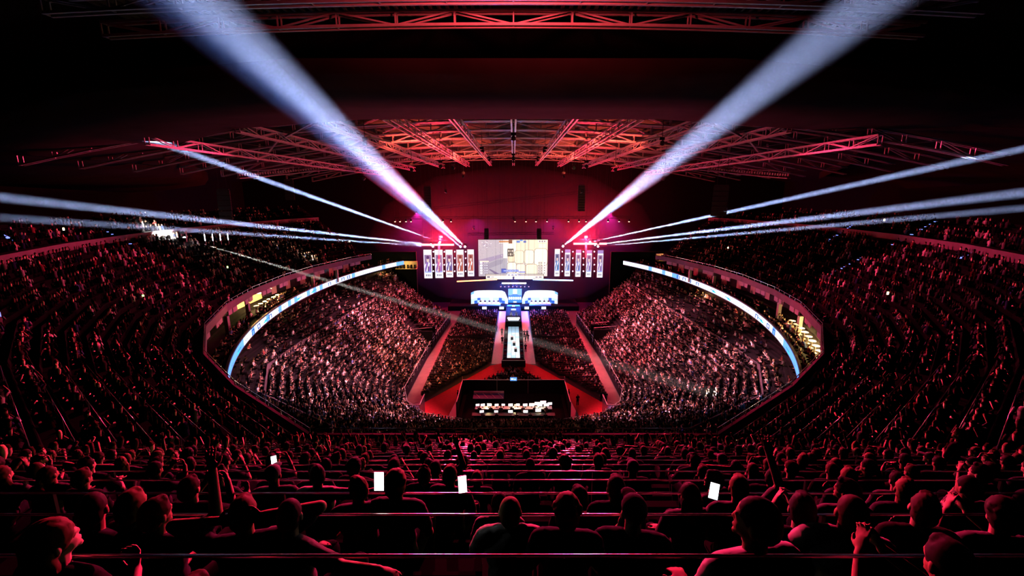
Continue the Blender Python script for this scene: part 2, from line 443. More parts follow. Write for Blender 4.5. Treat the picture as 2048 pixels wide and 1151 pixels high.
# entrances cut into the lower stand corners: railed seating pens with steps
for s in (-1, 1):
    nm = 'left' if s < 0 else 'right'
    t = thing('seating_pen', f'blue lit steel framed pen with steps in the {nm} near corner of the lower stand', 'stair pen', (s*14.4, 57.2, 0))
    b = MB()
    for i in range(6): b.box((s*(.2 + .0*i), .2 + i*.0, .2 + .22*i), (3.6 - .1*i, 2.6 - .35*i, .22))
    b.build('steps', 'bluetint', t)  # blue light on the metal steps put into their base colour
    b = MB()
    for i in range(13): b.bar((-2 + i*.33, -1.5, 0), (-2 + i*.33, -1.5, 2.6), .05)
    for i in range(9): b.bar((-s*2, -1.5 + i*.38, 0), (-s*2, -1.5 + i*.38, 2.6), .05)
    b.bar((-2, -1.5, 2.6), (2, -1.5, 2.6), .08); b.bar((-s*2, -1.5, 2.6), (-s*2, 1.7, 2.6), .08)
    b.build('frame', 'steel', t)
    # dark vomitory tunnels higher up
    t = thing('tunnel_entrance', f'dark walled tunnel opening in the {nm} lower stand near the stage', 'entrance', (s*17.8, 85 if s < 0 else 86, 0))
    b = MB(); b.box((0, -1.6, 2.6), (4.6, .25, 3.2)); b.box((0, 1.6, 2.6), (4.6, .25, 3.2)); b.box((s*2.4, 0, 3.2), (.25, 3.4, 3.6)); b.box((0, 0, 2.9), (4.4, 3, .2))
    b.build('walls', 'black', t)
    b = MB()
    for yy in (-1.6, 1.6): b.bar((-2.3, yy, 4.5), (2.3, yy, 4.9), .07)
    b.build('rail', 'steel', t)

# ------------------------------------------------------------------ LED ribbon, balcony and suites
def ell(a, b, cx, cy, y, s): return s * a * math.sqrt(max(0, 1 - ((y - cy)/b)**2))
for s in (-1, 1):
    nm = 'left' if s < 0 else 'right'
    ysr = list(np.linspace(35.5, 101, 60)); P = [(ell(32, 50, 0, 69, y, s), y) for y in ysr]
    t = thing('led_ribbon', f'glowing white and blue LED ribbon board curving along the {nm} balcony front', 'LED board', (0, 0, 0))
    b = MB(); g = random.Random(3 + s)
    z0, z1 = 14.3, 15.1
    for i in range(59):
        u = i / 59
        white = (.72, .82, 1.0); blue = (.06, .2, .9); pale = (.12, .32, 1)
        col = white if g.random() < .88 else pale
        if u < .15 or g.random() < .03: col = pale
        a, c = P[i], P[i+1]
        b.add([(a[0], a[1], z0), (c[0], c[1], z0), (c[0], c[1], z1), (a[0], a[1], z1)], [(0, 1, 2, 3)], col=col)
    def mark(u0, u1, v0, v1, col):
        i0 = u0 * 59; pa = []
        for u in (u0, u1):
            k = min(58, int(u*59)); fr = u*59 - k
            x = P[k][0] + (P[k+1][0]-P[k][0])*fr; y = P[k][1] + (P[k+1][1]-P[k][1])*fr; pa.append((x - s*.06, y))
        zz0, zz1 = z0 + (z1-z0)*v0, z0 + (z1-z0)*v1
        b.add([(*pa[0], zz0), (*pa[1], zz0), (*pa[1], zz1), (*pa[0], zz1)], [(0, 1, 2, 3)], col=col)
    dk = (.01, .04, .25)
    for u in (.2, .235, .3, .62, .66, .69, .72):     # block letters and logos in dark blue
        mark(u, u+.004, .15, .85, dk); mark(u+.012, u+.016, .15, .85, dk); mark(u, u+.016, .7, .85, dk)
        if u in (.235, .66, .72): mark(u, u+.016, .15, .3, dk)
    for u in (.1, .27, .45, .53): mark(u, u+.018, .2, .45, (.05, .45, .8)); mark(u+.006, u+.03, .45, .6, (.02, .2, .5))
    for u in (.02, .05, .16, .35, .38, .8, .9): mark(u, u+.006, .4, .55, (.1, .12, .3)); mark(u+.01, u+.014, .4, .55, (.1, .12, .3))
    b.build('display', 'ribbon', t)
    h = MB(); Po = [(x + s*.25, y) for x, y in P]
    strip(h, [ring3([(x + s*.03, y) for x, y in P], 14.15), ring3([(x + s*.03, y) for x, y in P], 15.25), ring3(Po, 15.25), ring3(Po, 14.15)])
    h.build('housing', 'blackmetal', t)
    # balcony floor between the ribbon and the upper edge, and the suite back wall
    ysb = list(np.linspace(30, 88, 48)); fl = MB()
    Rb = [(ell(32, 50, 0, 69, y, s) + s*.25 if y > 33 else ell(32, 50, 0, 69, 33, s), y) for y in ysb]
    def edge_x(y):
        L = [p for p in EDGE[:12]]
        for a, c in zip(L[:-1], L[1:]):
            if c[1] <= y <= a[1]: return s * -(a[0] + (c[0]-a[0])*(y-a[1])/(c[1]-a[1]))
        return s*20
    Wb = [(edge_x(y) + s*2.6, y) for y in ysb]
    Mb = [((a[0]+2*c[0])/3, y) for a, c, y in zip(Rb, Wb, ysb)]
    Mb2 = [((2*a[0]+c[0])/3, y) for a, c, y in zip(Rb, Wb, ysb)]
    strip(fl, [ring3(Rb, 14.2), ring3(Rb, 14.45), ring3(Mb2, 14.45), ring3(Mb2, 14.75), ring3(Mb, 14.75), ring3(Mb, 15.0), ring3(Wb, 15.0)])
    struct(fl, f'balcony_{nm}', 'concrete', f'dark balcony floor behind the {nm} ribbon board')
    sw = MB()
    for i in range(47):
        a, c = Wb[i], Wb[i+1]
        lit = None
        yy = a[1]
        mi = 0 if i % 3 == 0 else 1
        warm = (56 < yy < 64.5) if s < 0 else (38 < yy < 51)
        if warm: mi = 2
        sw.add([(*a, 15.0), (*c, 15.0), (*c, 16.9), (*a, 16.9)], [(0, 1, 2, 3)], mi)
    struct(sw, f'suite_wall_{nm}', ['panel', 'glass', 'warmwall'], f'row of suite fronts under the {nm} upper stand')
    # hanging fascia panels right under the parapet
    fp = MB(); g = random.Random(5)
    for i in range(47):
        y0, y1 = ysb[i], ysb[i+1] - (.25 if i % 2 else 0)
        if y0 < 36: continue
        x0, x1 = edge_x(y0) - s*.72, edge_x(y1) - s*.72
        if i % 4 in (1, 2): continue
        fp.add([(x0, y0, 16.75), (x1, y1, 16.75), (x1, y1, 17.3), (x0, y0, 17.3)], [(0, 1, 2, 3)])
        fp.add([(x0+s*.15, y0, 16.75), (x1+s*.15, y1, 16.75), (x1+s*.15, y1, 17.3), (x0+s*.15, y0, 17.3)], [(0, 1, 2, 3)])
        if i % 5 == 0: fp.box((x0 + s*.3, y0, 15.6), (.4, .4, 2.2))
    struct(fp, f'suite_fascia_{nm}', 'panel', f'pale panels and pillars under the {nm} edge of the upper stand')
    # balcony tables and stools in the lit suites
    spots = [(57 + i*1.3) for i in range(6)] if s < 0 else [(38.5 + i*1.45) for i in range(9)]
    for i, yy in enumerate(spots):
        xx = (edge_x(yy) + ell(32, 50, 0, 69, yy, s)) / 2 + s*.8
        t = thing('suite_table', f"small lit table on the {nm} balcony, {ordinal(i+1)} from the near end of its lit suite", 'table', (xx, yy, 15.0), group=f'tables of the lit {nm} suite')
        b = MB(); b.lathe((0, 0, .7), [(.35, 0), (.35, .05)], 10); b.build('table_top', 'white', t)
        b = MB(); b.lathe((0, 0, 0), [(.2, 0), (.04, .06), (.04, .7)], 8); b.build('leg', 'steel', t)
    # warm ceiling lamps of the lit suites
    for i, (yy, e) in enumerate([(57.5, 900), (60.5, 900), (63.5, 700)] if s < 0 else [(39.5, 1500), (42.5, 1500), (45.5, 1500), (49, 1100)]):
        xx = edge_x(yy) + s*.9
        t = thing('suite_lamp', f"warm round ceiling lamp over the lit {nm} suite, {ordinal(i+1)} from the near end", 'ceiling lamp', (xx, yy, 16.6), group='suite ceiling lamps')
        b = MB(); b.lathe((0, 0, 0), [(.3, 0), (.3, .08)], 12); b.build('lamp_shade', 'lamp_warm', t)
        lamp('POINT', 'bulb', (xx - s*.6, yy, 16.1), e, (1, .62, .2), t, soft=.25)
    # lit openings at the back of the middle stand, below the ribbon
    for i, (px0, px1, py, e) in enumerate([(726, 788, 545, 500), (558, 580, 626, 120), (476, 512, 700, 260)] if s < 0 else [(1372, 1455, 587, 500), (1490, 1512, 625, 120), (1575, 1600, 720, 200)]):
        a, c = atz(px0, py, 13.4), atz(px1, py, 13.4)
        ya, yc = sorted((a.y, c.y))
        def cx(y):
            L = [p for p in C_[:8]]
            for q, w in zip(L[:-1], L[1:]):
                if w[1] <= y <= q[1]: return s * -(q[0] + (w[0]-q[0])*(y-q[1])/(w[1]-q[1]))
            return s*28
        t = thing('lit_doorway', f"warm lit opening behind the {nm} middle stand, {ordinal(i+1)} from the stage", 'doorway', (0, 0, 0), group='lit openings under the ribbon boards')
        b = MB(); b.add([(cx(ya) - s*.08, ya, 12.6), (cx(yc) - s*.08, yc, 12.6), (cx(yc) - s*.08, yc, 14.2), (cx(ya) - s*.08, ya, 14.2)], [(0, 1, 2, 3)])
        b.build('wall_panel', 'warmwall', t)
        ym = (ya + yc)/2; lamp('POINT', 'bulb', (cx(ym) - s*.9, ym, 13.9), e, (1, .65, .22), t, soft=.2)
for s in (-1, 1):
    m_ = MB(); m_.box((s*31, 102.3, 8.5), (18, .5, 17)); struct(m_, 'wall_far_left' if s < 0 else 'wall_far_right', 'wall')
# far suites beside the stage with warm light
for (x0, x1, y0, y1, e, lab) in [(793, 834, 522, 536, 60, 'small warm lit suite just left of the left banners'), (1312, 1345, 507, 520, 60, 'small reddish lit suite near the stage end of the right upper stand')]:
    a = at(x0, y1, 101); b_ = at(x1, y0, 101)
    t = thing('lit_suite', lab, 'suite', (0, 0, 0))
    m_ = MB(); m_.box(((a.x+b_.x)/2, 101.2, (a.z+b_.z)/2), (abs(b_.x-a.x), .2, abs(b_.z-a.z))); m_.box(((a.x+b_.x)/2, 100.6, a.z), (abs(b_.x-a.x), 1.2, .1)); m_.build('back_wall', 'warmwall', t)
    m_ = MB()
    for i in range(6): m_.box((a.x + (b_.x-a.x)*(i+.5)/6, 100.4, a.z + .45), (.3, .3, .9))
    m_.build('railing', 'black', t)
    lamp('POINT', 'bulb', ((a.x+b_.x)/2, 99.8, b_.z - .3), e*2, (1, .6, .2), t, soft=.2)

# ------------------------------------------------------------------ arena floor: walkways, carpet, seating blocks
def slab(name, pts, z, mats, **k):
    b = MB(); n = len(pts); vs = [(x, y, 0.001) for x, y in pts] + [(x, y, z) for x, y in pts]
    b.add(vs, [tuple(range(n, 2*n))] + [(i, (i+1) % n, n+(i+1) % n, n+i) for i in range(n)])
    return b.build(name, mats)
for s in (-1, 1):
    nm = 'left' if s < 0 else 'right'
    def P(*pts): return [(s*x, y) for x, y in (pts if s > 0 else pts[::-1])]
    tag(slab('walkway', P((1.9, 77), (3.95, 77), (3.65, 114), (1.9, 114)), .03, 'wood'), f'pale floor strip along the {nm} side of the runway', 'walkway')
    tag(slab('side_aisle', P((13.8, 62), (15.9, 60), (15.9, 80), (14.8, 103), (14, 103)), .03, 'aisle'), f'{"orange" if s < 0 else "red"} lit aisle strip along the {nm} lower stand', 'aisle')
tag(slab('red_carpet', [(-14.6, 56.2), (-13.3, 61.2), (-4, 76.2), (-1.9, 77.4), (1.9, 77.4), (4, 76.2), (13.3, 61.2), (14.6, 56.2), (9.4, 54), (8.3, 64.2), (4.6, 69.2), (0, 74.2), (-4.6, 69.2), (-8.3, 64.2), (-9.4, 54)][::-1], .05, 'carpet'), 'bright red carpet spreading in a wide V from the runway end', 'carpet')

# ------------------------------------------------------------------ runway
t = thing('runway', 'long black runway with glowing white floor tiles leading from the stage', 'runway', (0, 95, 0))
b = MB(); b.box((0, 0, .55), (3.8, 38.6, 1.1)); b.build('platform', 'black', t)
b = MB()
for i in range(16):
    for k in (-1, 0, 1):
        y = -17.2 + i*1.25; v = .75 + .25*rng.random()
        col = (v*.85, v*.92, v) if (i + k) % 5 else (.5, .7, 1)
        if i > 11: col = tuple(c*(.8 - .12*(i-11)) for c in (.5, .75, 1))
        b.box((k*.78, y, 1.13), (.74, 1.2, .04), col=col)
b.build('led_floor', 'vivid', t)
b = MB(); b.box((0, -19.35, .6), (4.2, .25, 1.2)); b.box((-1.95, -10, .62), (.15, 18, 1.24)); b.box((1.95, -10, .62), (.15, 18, 1.24)); b.build('skirt', 'blackmetal', t)
for s in (-1, 1):
    for i in range(5):
        q = thing('floor_monitor', f"small black wedge speaker on the {'left' if s < 0 else 'right'} edge of the runway, {ordinal(i+1)} from its near end", 'speaker', (s*1.55, 77.2 + i*3.6, 1.12), group='wedges along the runway')
        b = MB(); b.add([(-.3, -.35, 0), (.3, -.35, 0), (.3, .35, 0), (-.3, .35, 0), (-.3, .2, .55), (.3, .2, .55), (.3, .35, .5), (-.3, .35, .5)],
                        [(3, 2, 1, 0), (0, 1, 5, 4), (4, 5, 6, 7), (2, 3, 7, 6), (1, 2, 6, 5), (3, 0, 4, 7)]); b.build('cabinet', 'blackmetal', q)
        b = MB(); b.box((0, -.1, .28), (.4, .1, .1)); b.build('grille', 'steel', q)
for i, (x, y) in enumerate([(-.3, 84), (.1, 87.5), (.4, 80.5)]):
    q = thing('runway_box', ['black flight case on the white runway floor, nearest the stage end', 'small dark case in the middle of the white runway floor', 'low black case near the front of the runway'][i], 'case', (x, [87.5, 84, 80.5][i], 1.15))
    b = MB(); b.box((0, 0, .3), (.5, .7, .6)); b.build('case_body', 'blackmetal', q)
    b = MB(); b.box((0, 0, .62), (.54, .74, .05)); b.build('lid', 'steel', q)
# podium desk further up the runway
t = thing('podium', 'dark podium with a white topped desk on the runway before the stage', 'podium', (0, 99, 1.1))
b = MB(); b.box((0, 0, .6), (3.4, 5, 1.2)); b.build('base', 'black', t)
b = MB(); b.box((0, -1.6, 1.75), (2.6, .7, .08)); b.box((0, -1.3, 1.45), (2.4, .1, .6)); b.build('desk', 'led_white', t)  # plain white desk made to glow by an emissive material
b = MB(); b.box((-1.2, -1.6, 1.45), (.08, .5, .55)); b.box((1.2, -1.6, 1.45), (.08, .5, .55)); b.build('desk_sides', 'blackmetal', t)

# ------------------------------------------------------------------ stage
t = thing('stage', 'broad black stage at the far end of the hall', 'stage', (0, 118.5, 0))
b = MB(); b.box((0, 0, .62), (34, 8, 1.24)); b.build('deck', 'black', t)
b = MB(); b.box((0, -4.03, .62), (34, .05, 1.1)); b.build('skirt', 'black', t)
b = MB(); b.box((0, -3.9, 1.27), (3.4, .2, .04)); b.box((0, -3.2, 1.27), (3.2, 1, .04)); b.build('led_step', 'led_deepblue', t)

class Board:
    """flat layered picture on a real screen: origin o, axes U (width), V (height), normal N"""
    def __init__(s, o, U, V): s.o, s.U, s.V = Vector(o), Vector(U), Vector(V); s.N = s.U.cross(s.V).normalized(); s.mb = MB(); s.l = 0
    def poly(s, pts, col):
        s.l += 1; vs = [s.o + s.U*u + s.V*v + s.N*(.03 + .002*s.l) for u, v in pts]; s.mb.add(vs, [tuple(range(len(vs)))], col=col); return s
    def rect(s, u0, v0, u1, v1, col): return s.poly([(u0, v0), (u1, v0), (u1, v1), (u0, v1)], col)
    def rrect(s, u0, v0, u1, v1, col, asp=1.0, r=.2):
        w, h = u1-u0, v1-v0; r1, r2 = r*w, r*h
        p = []
        for cx, cy, a0 in ((u1-r1, v1-r2, 0), (u0+r1, v1-r2, 90), (u0+r1, v0+r2, 180), (u1-r1, v0+r2, 270)):
            for k in range(4): a = R(a0 + 30*k); p.append((cx + r1*math.cos(a), cy + r2*math.sin(a)))
        return s.poly(p, col)

# main screen
p0, p1 = at(957.5, 552, 116), at(1095.5, 479, 116)
W, H = p1.x - p0.x, p1.z - p0.z
t = thing('main_screen', 'huge bright screen with a sandy game view hanging over the stage', 'screen', (p0.x, 116, p0.z))
b = MB(); b.box((W/2, .25, H/2), (W + .5, .4, H + .5)); b.build('frame', 'blackmetal', t)
S = Board((0, 0, 0), (W, 0, 0), (0, 0, H))
tan, lil = (.95, .78, .55), (.50, .44, .52)
S.rect(0, 0, 1, 1, (.75, .66, .62))
S.poly([(0, .3), (.36, .52), (.36, 1), (0, 1)], (.50, .43, .47))                       # left wall
S.poly([(0, .3), (.36, .52), (.36, .62), (0, .45)], (.36, .28, .40))
for i in range(40):
    u, v = rng.random()*.34, .5 + rng.random()*.48; S.rect(u, v, u+.012, v+.015, (.62, .55, .56) if i % 2 else (.4, .33, .4))
S.poly([(0, 0), (.6, 0), (.42, .52), (.36, .52), (0, .3)], (.42, .38, .42))            # ground
S.poly([(.02, .25), (.28, .46), (.36, .46), (.34, .35), (.1, .18)], (.33, .29, .36))
S.poly([(.14, .2), (.17, .2), (.3, .07), (.24, .06)], (.2, .15, .25))
S.rect(.36, .5, .42, .95, (1, .95, .85))
S.rect(.42, .3, .54, .97, (1, .93, .78)); S.rect(.54, .62, 1, 1, (.9, .75, .55))
S.rect(.72, .72, .725, 1, (.35, .25, .2))
def stone(u0, v0, u1, v1, c):
    S.rrect(u0-.006, v0-.01, u1+.006, v1+.01, (.35, .25, .18)); S.rrect(u0, v0, u1, v1, c)
    for i in range(7): u, v = u0 + (u1-u0)*(.15+.7*rng.random()), v0 + (v1-v0)*(.15+.7*rng.random()); S.rect(u, v, u+.008, v+.012, tuple(q*.8 for q in c))
stone(.43, .4, .52, .6, (.88, .7, .48)); stone(.525, .36, .655, .7, (.95, .82, .6)); stone(.665, .35, .8, .72, (1, .88, .68)); stone(.81, .3, .995, .76, (1, .9, .72))
stone(.42, .1, .545, .38, (1, .88, .68)); stone(.55, .05, .68, .34, (1, .8, .6)); stone(.69, .04, .85, .33, (1, .85, .6))
S.rect(.42, .55, .51, .76, (.05, .035, .03))                                            # barred dark window
for k in range(2):
    for i in range(3): S.rect(.432 + i*.026, .575 + k*.09, .45 + i*.026, .64 + k*.09, (.7, .6, .5) if (i + k) % 2 else (.35, .28, .22))
S.rect(.44, .9, .49, 1, (.25, .1, .05)); S.rect(.3, .93, .44, .97, (.6, .25, .1)); S.rect(.3, .9, .44, .92, (.8, .75, .7))
S.rect(.55, .92, .6, .98, (.15, .25, .6)); S.rect(.6, .97, .64, 1, (.1, .3, .8)); S.rect(.65, .92, .69, .98, (.15, .2, .5))
S.rect(.86, .93, .98, .985, (.9, .85, .8))
for i in range(3): S.rect(.875 + i*.035, .94, .895 + i*.035, .975, (.3, .22, .2)); S.rect(.87, .86 - i*.035, .97, .875 - i*.035, (.92, .9, .88))
for i in range(24): u, v = .05 + rng.random()*.13, .78 + rng.random()*.17; S.rect(u, v, u+.015, v+.018, (.8, .76, .8) if i % 2 else (.35, .3, .4))
S.rect(.02, .4, .15, .43, (.9, .8, .6))                                                 # player panels
for i in range(5):
    v = .07 + i*.07; S.rrect(.025, v, .055, v+.05, (.95, .95, 1)); S.rect(.08, v, .14, v+.05, (.3, .25, .35)); S.rect(.088, v+.012, .1, v+.04, (.8, .78, .8)); S.rect(.115, v+.012, .13, v+.04, (.8, .78, .8))
    S.rect(.87, v, .92, v+.05, (.3, .22, .2)); S.rect(.88, v+.015, .91, v+.035, (.85, .8, .75)); S.rect(.94, v, .975, v+.055, (.9, .88, .85)); S.rect(.948, v+.012, .967, v+.04, (.3, .22, .2))
S.rect(.33, .1, .4, .22, (.08, .1, .35)); S.rect(.35, .13, .58, .19, (.1, .15, .55)); S.rect(.58, .11, .68, .14, (.15, .2, .6))
for i in range(9): S.rect(.37 + i*.023, .145, .38 + i*.023, .175, (.8, .85, 1))
S.rect(.42, .04, .56, .09, (1, .95, .9)); S.poly([(.3, 0), (.6, 0), (.48, .06), (.33, .03)], (1, .85, .75))
for i in range(30): u = .4 + rng.random()*.2; S.rect(u, .005, u+.01, .03, (.15, .15, .3) if i % 2 else (.9, .8, .7))
S.mb.build('picture', 'picture', t)
lamp('AREA', 'screen_light', (0, 115.2, p0.z + H/2), 1500, (1, .85, .7), None, (0, 100, 5), sx=16, sy=8).parent = None
# lower strip screen
a, c = at(972, 558, 115.5), at(1087, 548, 115.5)
t = thing('strip_screen', 'narrow pale strip screen directly under the main screen', 'screen', (a.x, 115.5, a.z))
W2, H2 = c.x - a.x, c.z - a.z
b = MB(); b.box((W2/2, .15, H2/2), (W2+.2, .2, H2+.15)); b.build('frame', 'blackmetal', t)
S = Board((0, 0, 0), (W2, 0, 0), (0, 0, H2)); S.rect(0, 0, 1, 1, (1, .86, .74)); S.rect(0, .75, 1, .9, (.3, .22, .2))
S.rect(.02, .3, .07, .6, (.15, .12, .15)); S.rect(.09, .35, .14, .5, (.35, .3, .3)); S.rect(.86, .3, .9, .55, (.35, .3, .4)); S.rect(.92, .3, .97, .55, (.3, .25, .35))
for i in range(8): S.rect(.36 + i*.03, .78, .378 + i*.03, .95, (.1, .15, .5) if i % 2 else (.9, .9, 1))
S.mb.build('picture', 'picture', t); hang(t, [(.3, .2, H2), (W2-.3, .2, H2)])

# banners
LB = [(849, 863, 499, 556), (871, 885, 499, 555.5), (892.6, 905, 499, 554), (914, 927, 499, 553), (935.7, 947.6, 498.5, 552)]
RB = [(1108.6, 1120, 497.5, 552), (1129, 1141, 498.5, 552), (1150.5, 1162.4, 499, 553), (1171.4, 1184, 500, 553.5), (1193.5, 1207, 500, 554.5)]
for si, (L, nm) in enumerate(((LB, 'left'), (RB, 'right'))):
    for i, (x0, x1, y0, y1) in enumerate(L):
        a, c = at(x0, y1, 116), at(x1, y0, 116); w, h = c.x - a.x, c.z - a.z
        k = (5 - i) if si == 0 else (i + 1)
        hue = [(.25, .15, .5), (.3, .15, .45), (.08, .12, .35), (.45, .12, .08), (.6, .15, .1)][i] if si == 0 else [(.05, .25, .55), (.1, .25, .55), (.15, .25, .6), (.25, .2, .55), (.3, .22, .55)][i]
        desc = [['violet and white', 'violet and grey', 'dark blue', 'brown red', 'orange red'], ['cyan blue', 'sky blue', 'blue and grey', 'lilac blue', 'lilac and white']][si][i]
        t = thing('player_banner', f"tall banner with {desc} portrait, {ordinal(k)} out from the screen, {nm} side", 'banner', (a.x, 116, a.z), group=f'{nm} row of portrait banners')
        b = MB(); b.box((w/2, .12, h/2), (w+.12, .2, h+.12)); b.build('frame', 'blackmetal', t)
        S = Board((0, 0, 0), (w, 0, 0), (0, 0, h))
        S.rect(0, 0, 1, 1, (.95, .93, 1))
        S.rect(.1, .2, .9, .82, tuple(q*.5+.1 for q in hue))
        S.rect(0, .82, 1, 1, (1, .97, .95) if not (si and i) else (.35, .25, .6))
        if si: S.rect(0, .82, 1, .88, (1, .98, 1))
        sk = (.75, .6, .55); g = random.Random(i + 10*si)
        S.poly([(.1, .2), (.9, .2), (.82, .5), (.6, .58), (.4, .58), (.18, .5)], hue)      # shoulders
        S.poly([(.2, .2), (.4, .2), (.75, .52), (.6, .58)], (.9, .88, .95)); S.poly([(.12, .34), (.3, .5), (.2, .52), (.1, .45)], (.85, .82, .9))
        S.rrect(.36, .56, .66, .74, sk, r=.45); S.rrect(.33, .67, .68, .79, tuple(q*.3 for q in hue), r=.4)  # face, hair
        S.poly([(.45, .2), (.55, .2), (.62, .4), (.5, .46)], tuple(q*.25 for q in hue))
        S.rect(.1, .2, .9, .24, (.3, .4, .8) if si or i < 2 else (.5, .2, .15))
        S.rect(0, 0, 1, .19, (1, 1, 1))
        for q in range(3): S.rect(.2 + q*.22, .07, .34 + q*.22, .14, (.2, .18, .3))
        S.mb.build('picture', 'banner', t); hang(t, [(.1, .2, h), (w-.1, .2, h)])
    # lamp columns between the banners
    mid = [((L[i][1] + L[i+1][0]) / 2) for i in range(4)] + [1123 if si else 950]
    for i in range(4):
        t = thing('lamp_column', f"slim dark column of small white lamps between the {nm} banners, {ordinal(i+1)} from the left", 'light column', (0, 0, 0), group=f'{nm} lamp columns')
        a, c = at(mid[i], 556, 116.3), at(mid[i], 499, 116.3)
        b = MB(); b.bar(a, c, .35); b.build('mast', 'black', t)
        b = MB()
        for yy in (503, 516, 529, 542):
            q = at(mid[i], yy, 116.05); b.box((q.x, 116.05, q.z), (.2, .1, .2))
        b.build('lamps', 'led_white', t)

# LED battens and lamp bars
def batten(px0, py0, px1, py1, Y, m_, lab, w=.35, core=None, cat='light bar'):
    a, c = at(px0, py0, Y), at(px1, py1, Y); t = thing('light_bar', lab, cat, a)
    b = MB(); b.bar((0, 0, 0), c - a, w); b.build('tube', m_, t)
    b = MB(); b.bar((0, .25, .05), c - a + Vector((0, .25, .05)), w*1.2); b.build('housing', 'blackmetal', t)
    hang(t, [(.3, .25, .1), ((c-a).x - .3, .25, .1 + (c-a).z)])
    if core: b = MB(); b.bar((.5, -w*.5, 0), (c - a)*.92 + Vector((.3, -w*.5, 0)), w*.4); b.build('tube_core', core, t)
    return t
batten(844, 489, 908, 489, 115, 'led_red', 'long glaring red light bar above the left banners', .45, 'led_redcore')
batten(1147, 487, 1213, 487, 115, 'led_red', 'long glaring red light bar above the right banners', .45, 'led_redcore')
batten(914, 562.5, 994, 558.5, 114.5, 'led_orange', 'thin glowing orange bar under the left side of the main screen', .22)
batten(1066, 558.5, 1146, 560.5, 114.5, 'led_blue', 'thin glowing blue bar under the right side of the main screen', .26)
batten(1004, 566, 1052.5, 566, 114, 'led_white', 'short white light bar centred under the screens', .2)
for i in range(8):
    q = at(1001.5 + i*8, 571, 114)
    t = thing('spotlight', f'small pink stage lamp in the row under the screens, {ordinal(i+1)} from the left', 'lamp', q, group='row of pink lamps')
    b = MB(); b.lathe((0, 0, 0), [(.22, -.2), (.25, .1), (.1, .3)], 10); b.build('housing', 'blackmetal', t)
    b = MB(); b.lathe((0, -.02, -.05), [(.2, -.18), (.2, -.12)], 10, rot=Matrix.Rotation(R(60), 3, 'X')); b.build('lens', 'led_redcore', t); hang(t, [(0, 0, .25)])

# player booths
for s in (-1, 1):
    nm = 'left' if s < 0 else 'right'
    x0, x1 = (943, 1016) if s < 0 else (1044, 1115)
    a, c = at(x0, 609, 118), at(x1, 580, 118); w, h = c.x - a.x, c.z - a.z
    t = thing('player_booth', f'bright white and blue player booth on the {nm} of the stage', 'booth', (a.x, 118, a.z))
    n = 12; pts = []
    for i in range(n+1):
        u = i/n; e = u if s < 0 else 1-u
        hh = h * (1 - .12*max(0, .12-e)/.12) if e < .12 else h*(1 - .55*max(0, (e-.86)/.14)**2)
        bow = -.9*(abs(u-.5)*2)**2
        pts.append((u*w, bow, hh))
    b = MB()
    for i in range(n):
        p, q = pts[i], pts[i+1]
        b.add([(p[0], p[1]+.1, 0), (q[0], q[1]+.1, 0), (q[0], q[1]+.1, q[2]+.15), (p[0], p[1]+.1, p[2]+.15)], [(0, 1, 2, 3)])
        b.add([(p[0], p[1]+.3, 0), (q[0], q[1]+.3, 0), (q[0], q[1]+.3, q[2]+.15), (p[0], p[1]+.3, p[2]+.15)], [(0, 1, 2, 3)])
    b.build('back_panel', 'blackmetal', t)
    b = MB()
    for i in range(n):
        p, q = pts[i], pts[i+1]
        for k in range(6):
            v0, v1 = k/6, (k+1)/6
            e = (i + .5)/n if s < 0 else 1-(i+.5)/n
            if k >= 3: col = (.85, .95, 1)
            elif i in (1, 2, 9, 10): col = (.03, .12, .6) if (k + i) % 3 else (.5, .75, 1)
            else: col = (.55, .75, 1) if (k*7 + i*3) % 4 else (.9, .95, 1)
            if e < .1 and k == 5: col = (.2, .5, 1)
            b.add([(p[0], p[1], p[2]*v0), (q[0], q[1], q[2]*v0), (q[0], q[1], q[2]*v1), (p[0], p[1], p[2]*v1)], [(0, 1, 2, 3)], col=col)
    b.build('led_wall', 'vivid', t)
    b = MB(); b.box((w/2, -2.2, .75), (w*.6, .8, .08)); b.box((w/2, -2.55, .4), (w*.6, .06, .7)); b.build('desk', 'white', t)
    b = MB(); b.box((w/2, -1.2, .02), (w*.95, 2.8, .05)); b.build('floor_plate', 'white', t)
    for i in range(5):
        q = thing('player_monitor', f'white backed monitor on the {nm} booth desk, {ordinal(i+1)} from the left', 'monitor', (a.x + w*(.26 + .12*i), 115.8, a.z + .79), group=f'{nm} booth monitors')
        b = MB(); b.box((0, 0, .3), (.6, .05, .38)); b.build('display', 'monitor', q)
        b = MB(); b.bar((0, .04, 0), (0, .04, .2), .05); b.box((0, .04, .01), (.25, .2, .02)); b.build('stand', 'blackmetal', q)
# centre LED wall between the booths
a, c = at(1016.5, 609, 118.6), at(1043.5, 577, 118.6); w, h = c.x-a.x, c.z-a.z
t = thing('centre_led_wall', 'blue LED wall with white squares between the two booths', 'screen', (a.x, 118.6, a.z))
b = MB(); b.box((w/2, .2, h/2), (w+.1, .2, h+.1)); b.build('frame', 'blackmetal', t)
S = Board((0, 0, 0), (w, 0, 0), (0, 0, h)); S.rect(0, 0, 1, 1, (.04, .22, .95)); S.poly([(0, .6), (1, .6), (1, 1), (0, 1)], (.25, .5, 1)); S.poly([(0, .45), (.5, .62), (1, .45), (1, .52), (.5, .72), (0, .52)], (.1, .2, .5))
S.rect(.35, .68, .65, .97, (1, 1, 1)); S.rect(.38, .04, .62, .22, (1, 1, 1))
for i in range(6): S.rrect(.02+.163*i, .32, .15+.163*i, .5, (1, 1, 1), r=.3)
S.mb.build('picture', 'vivid', t)
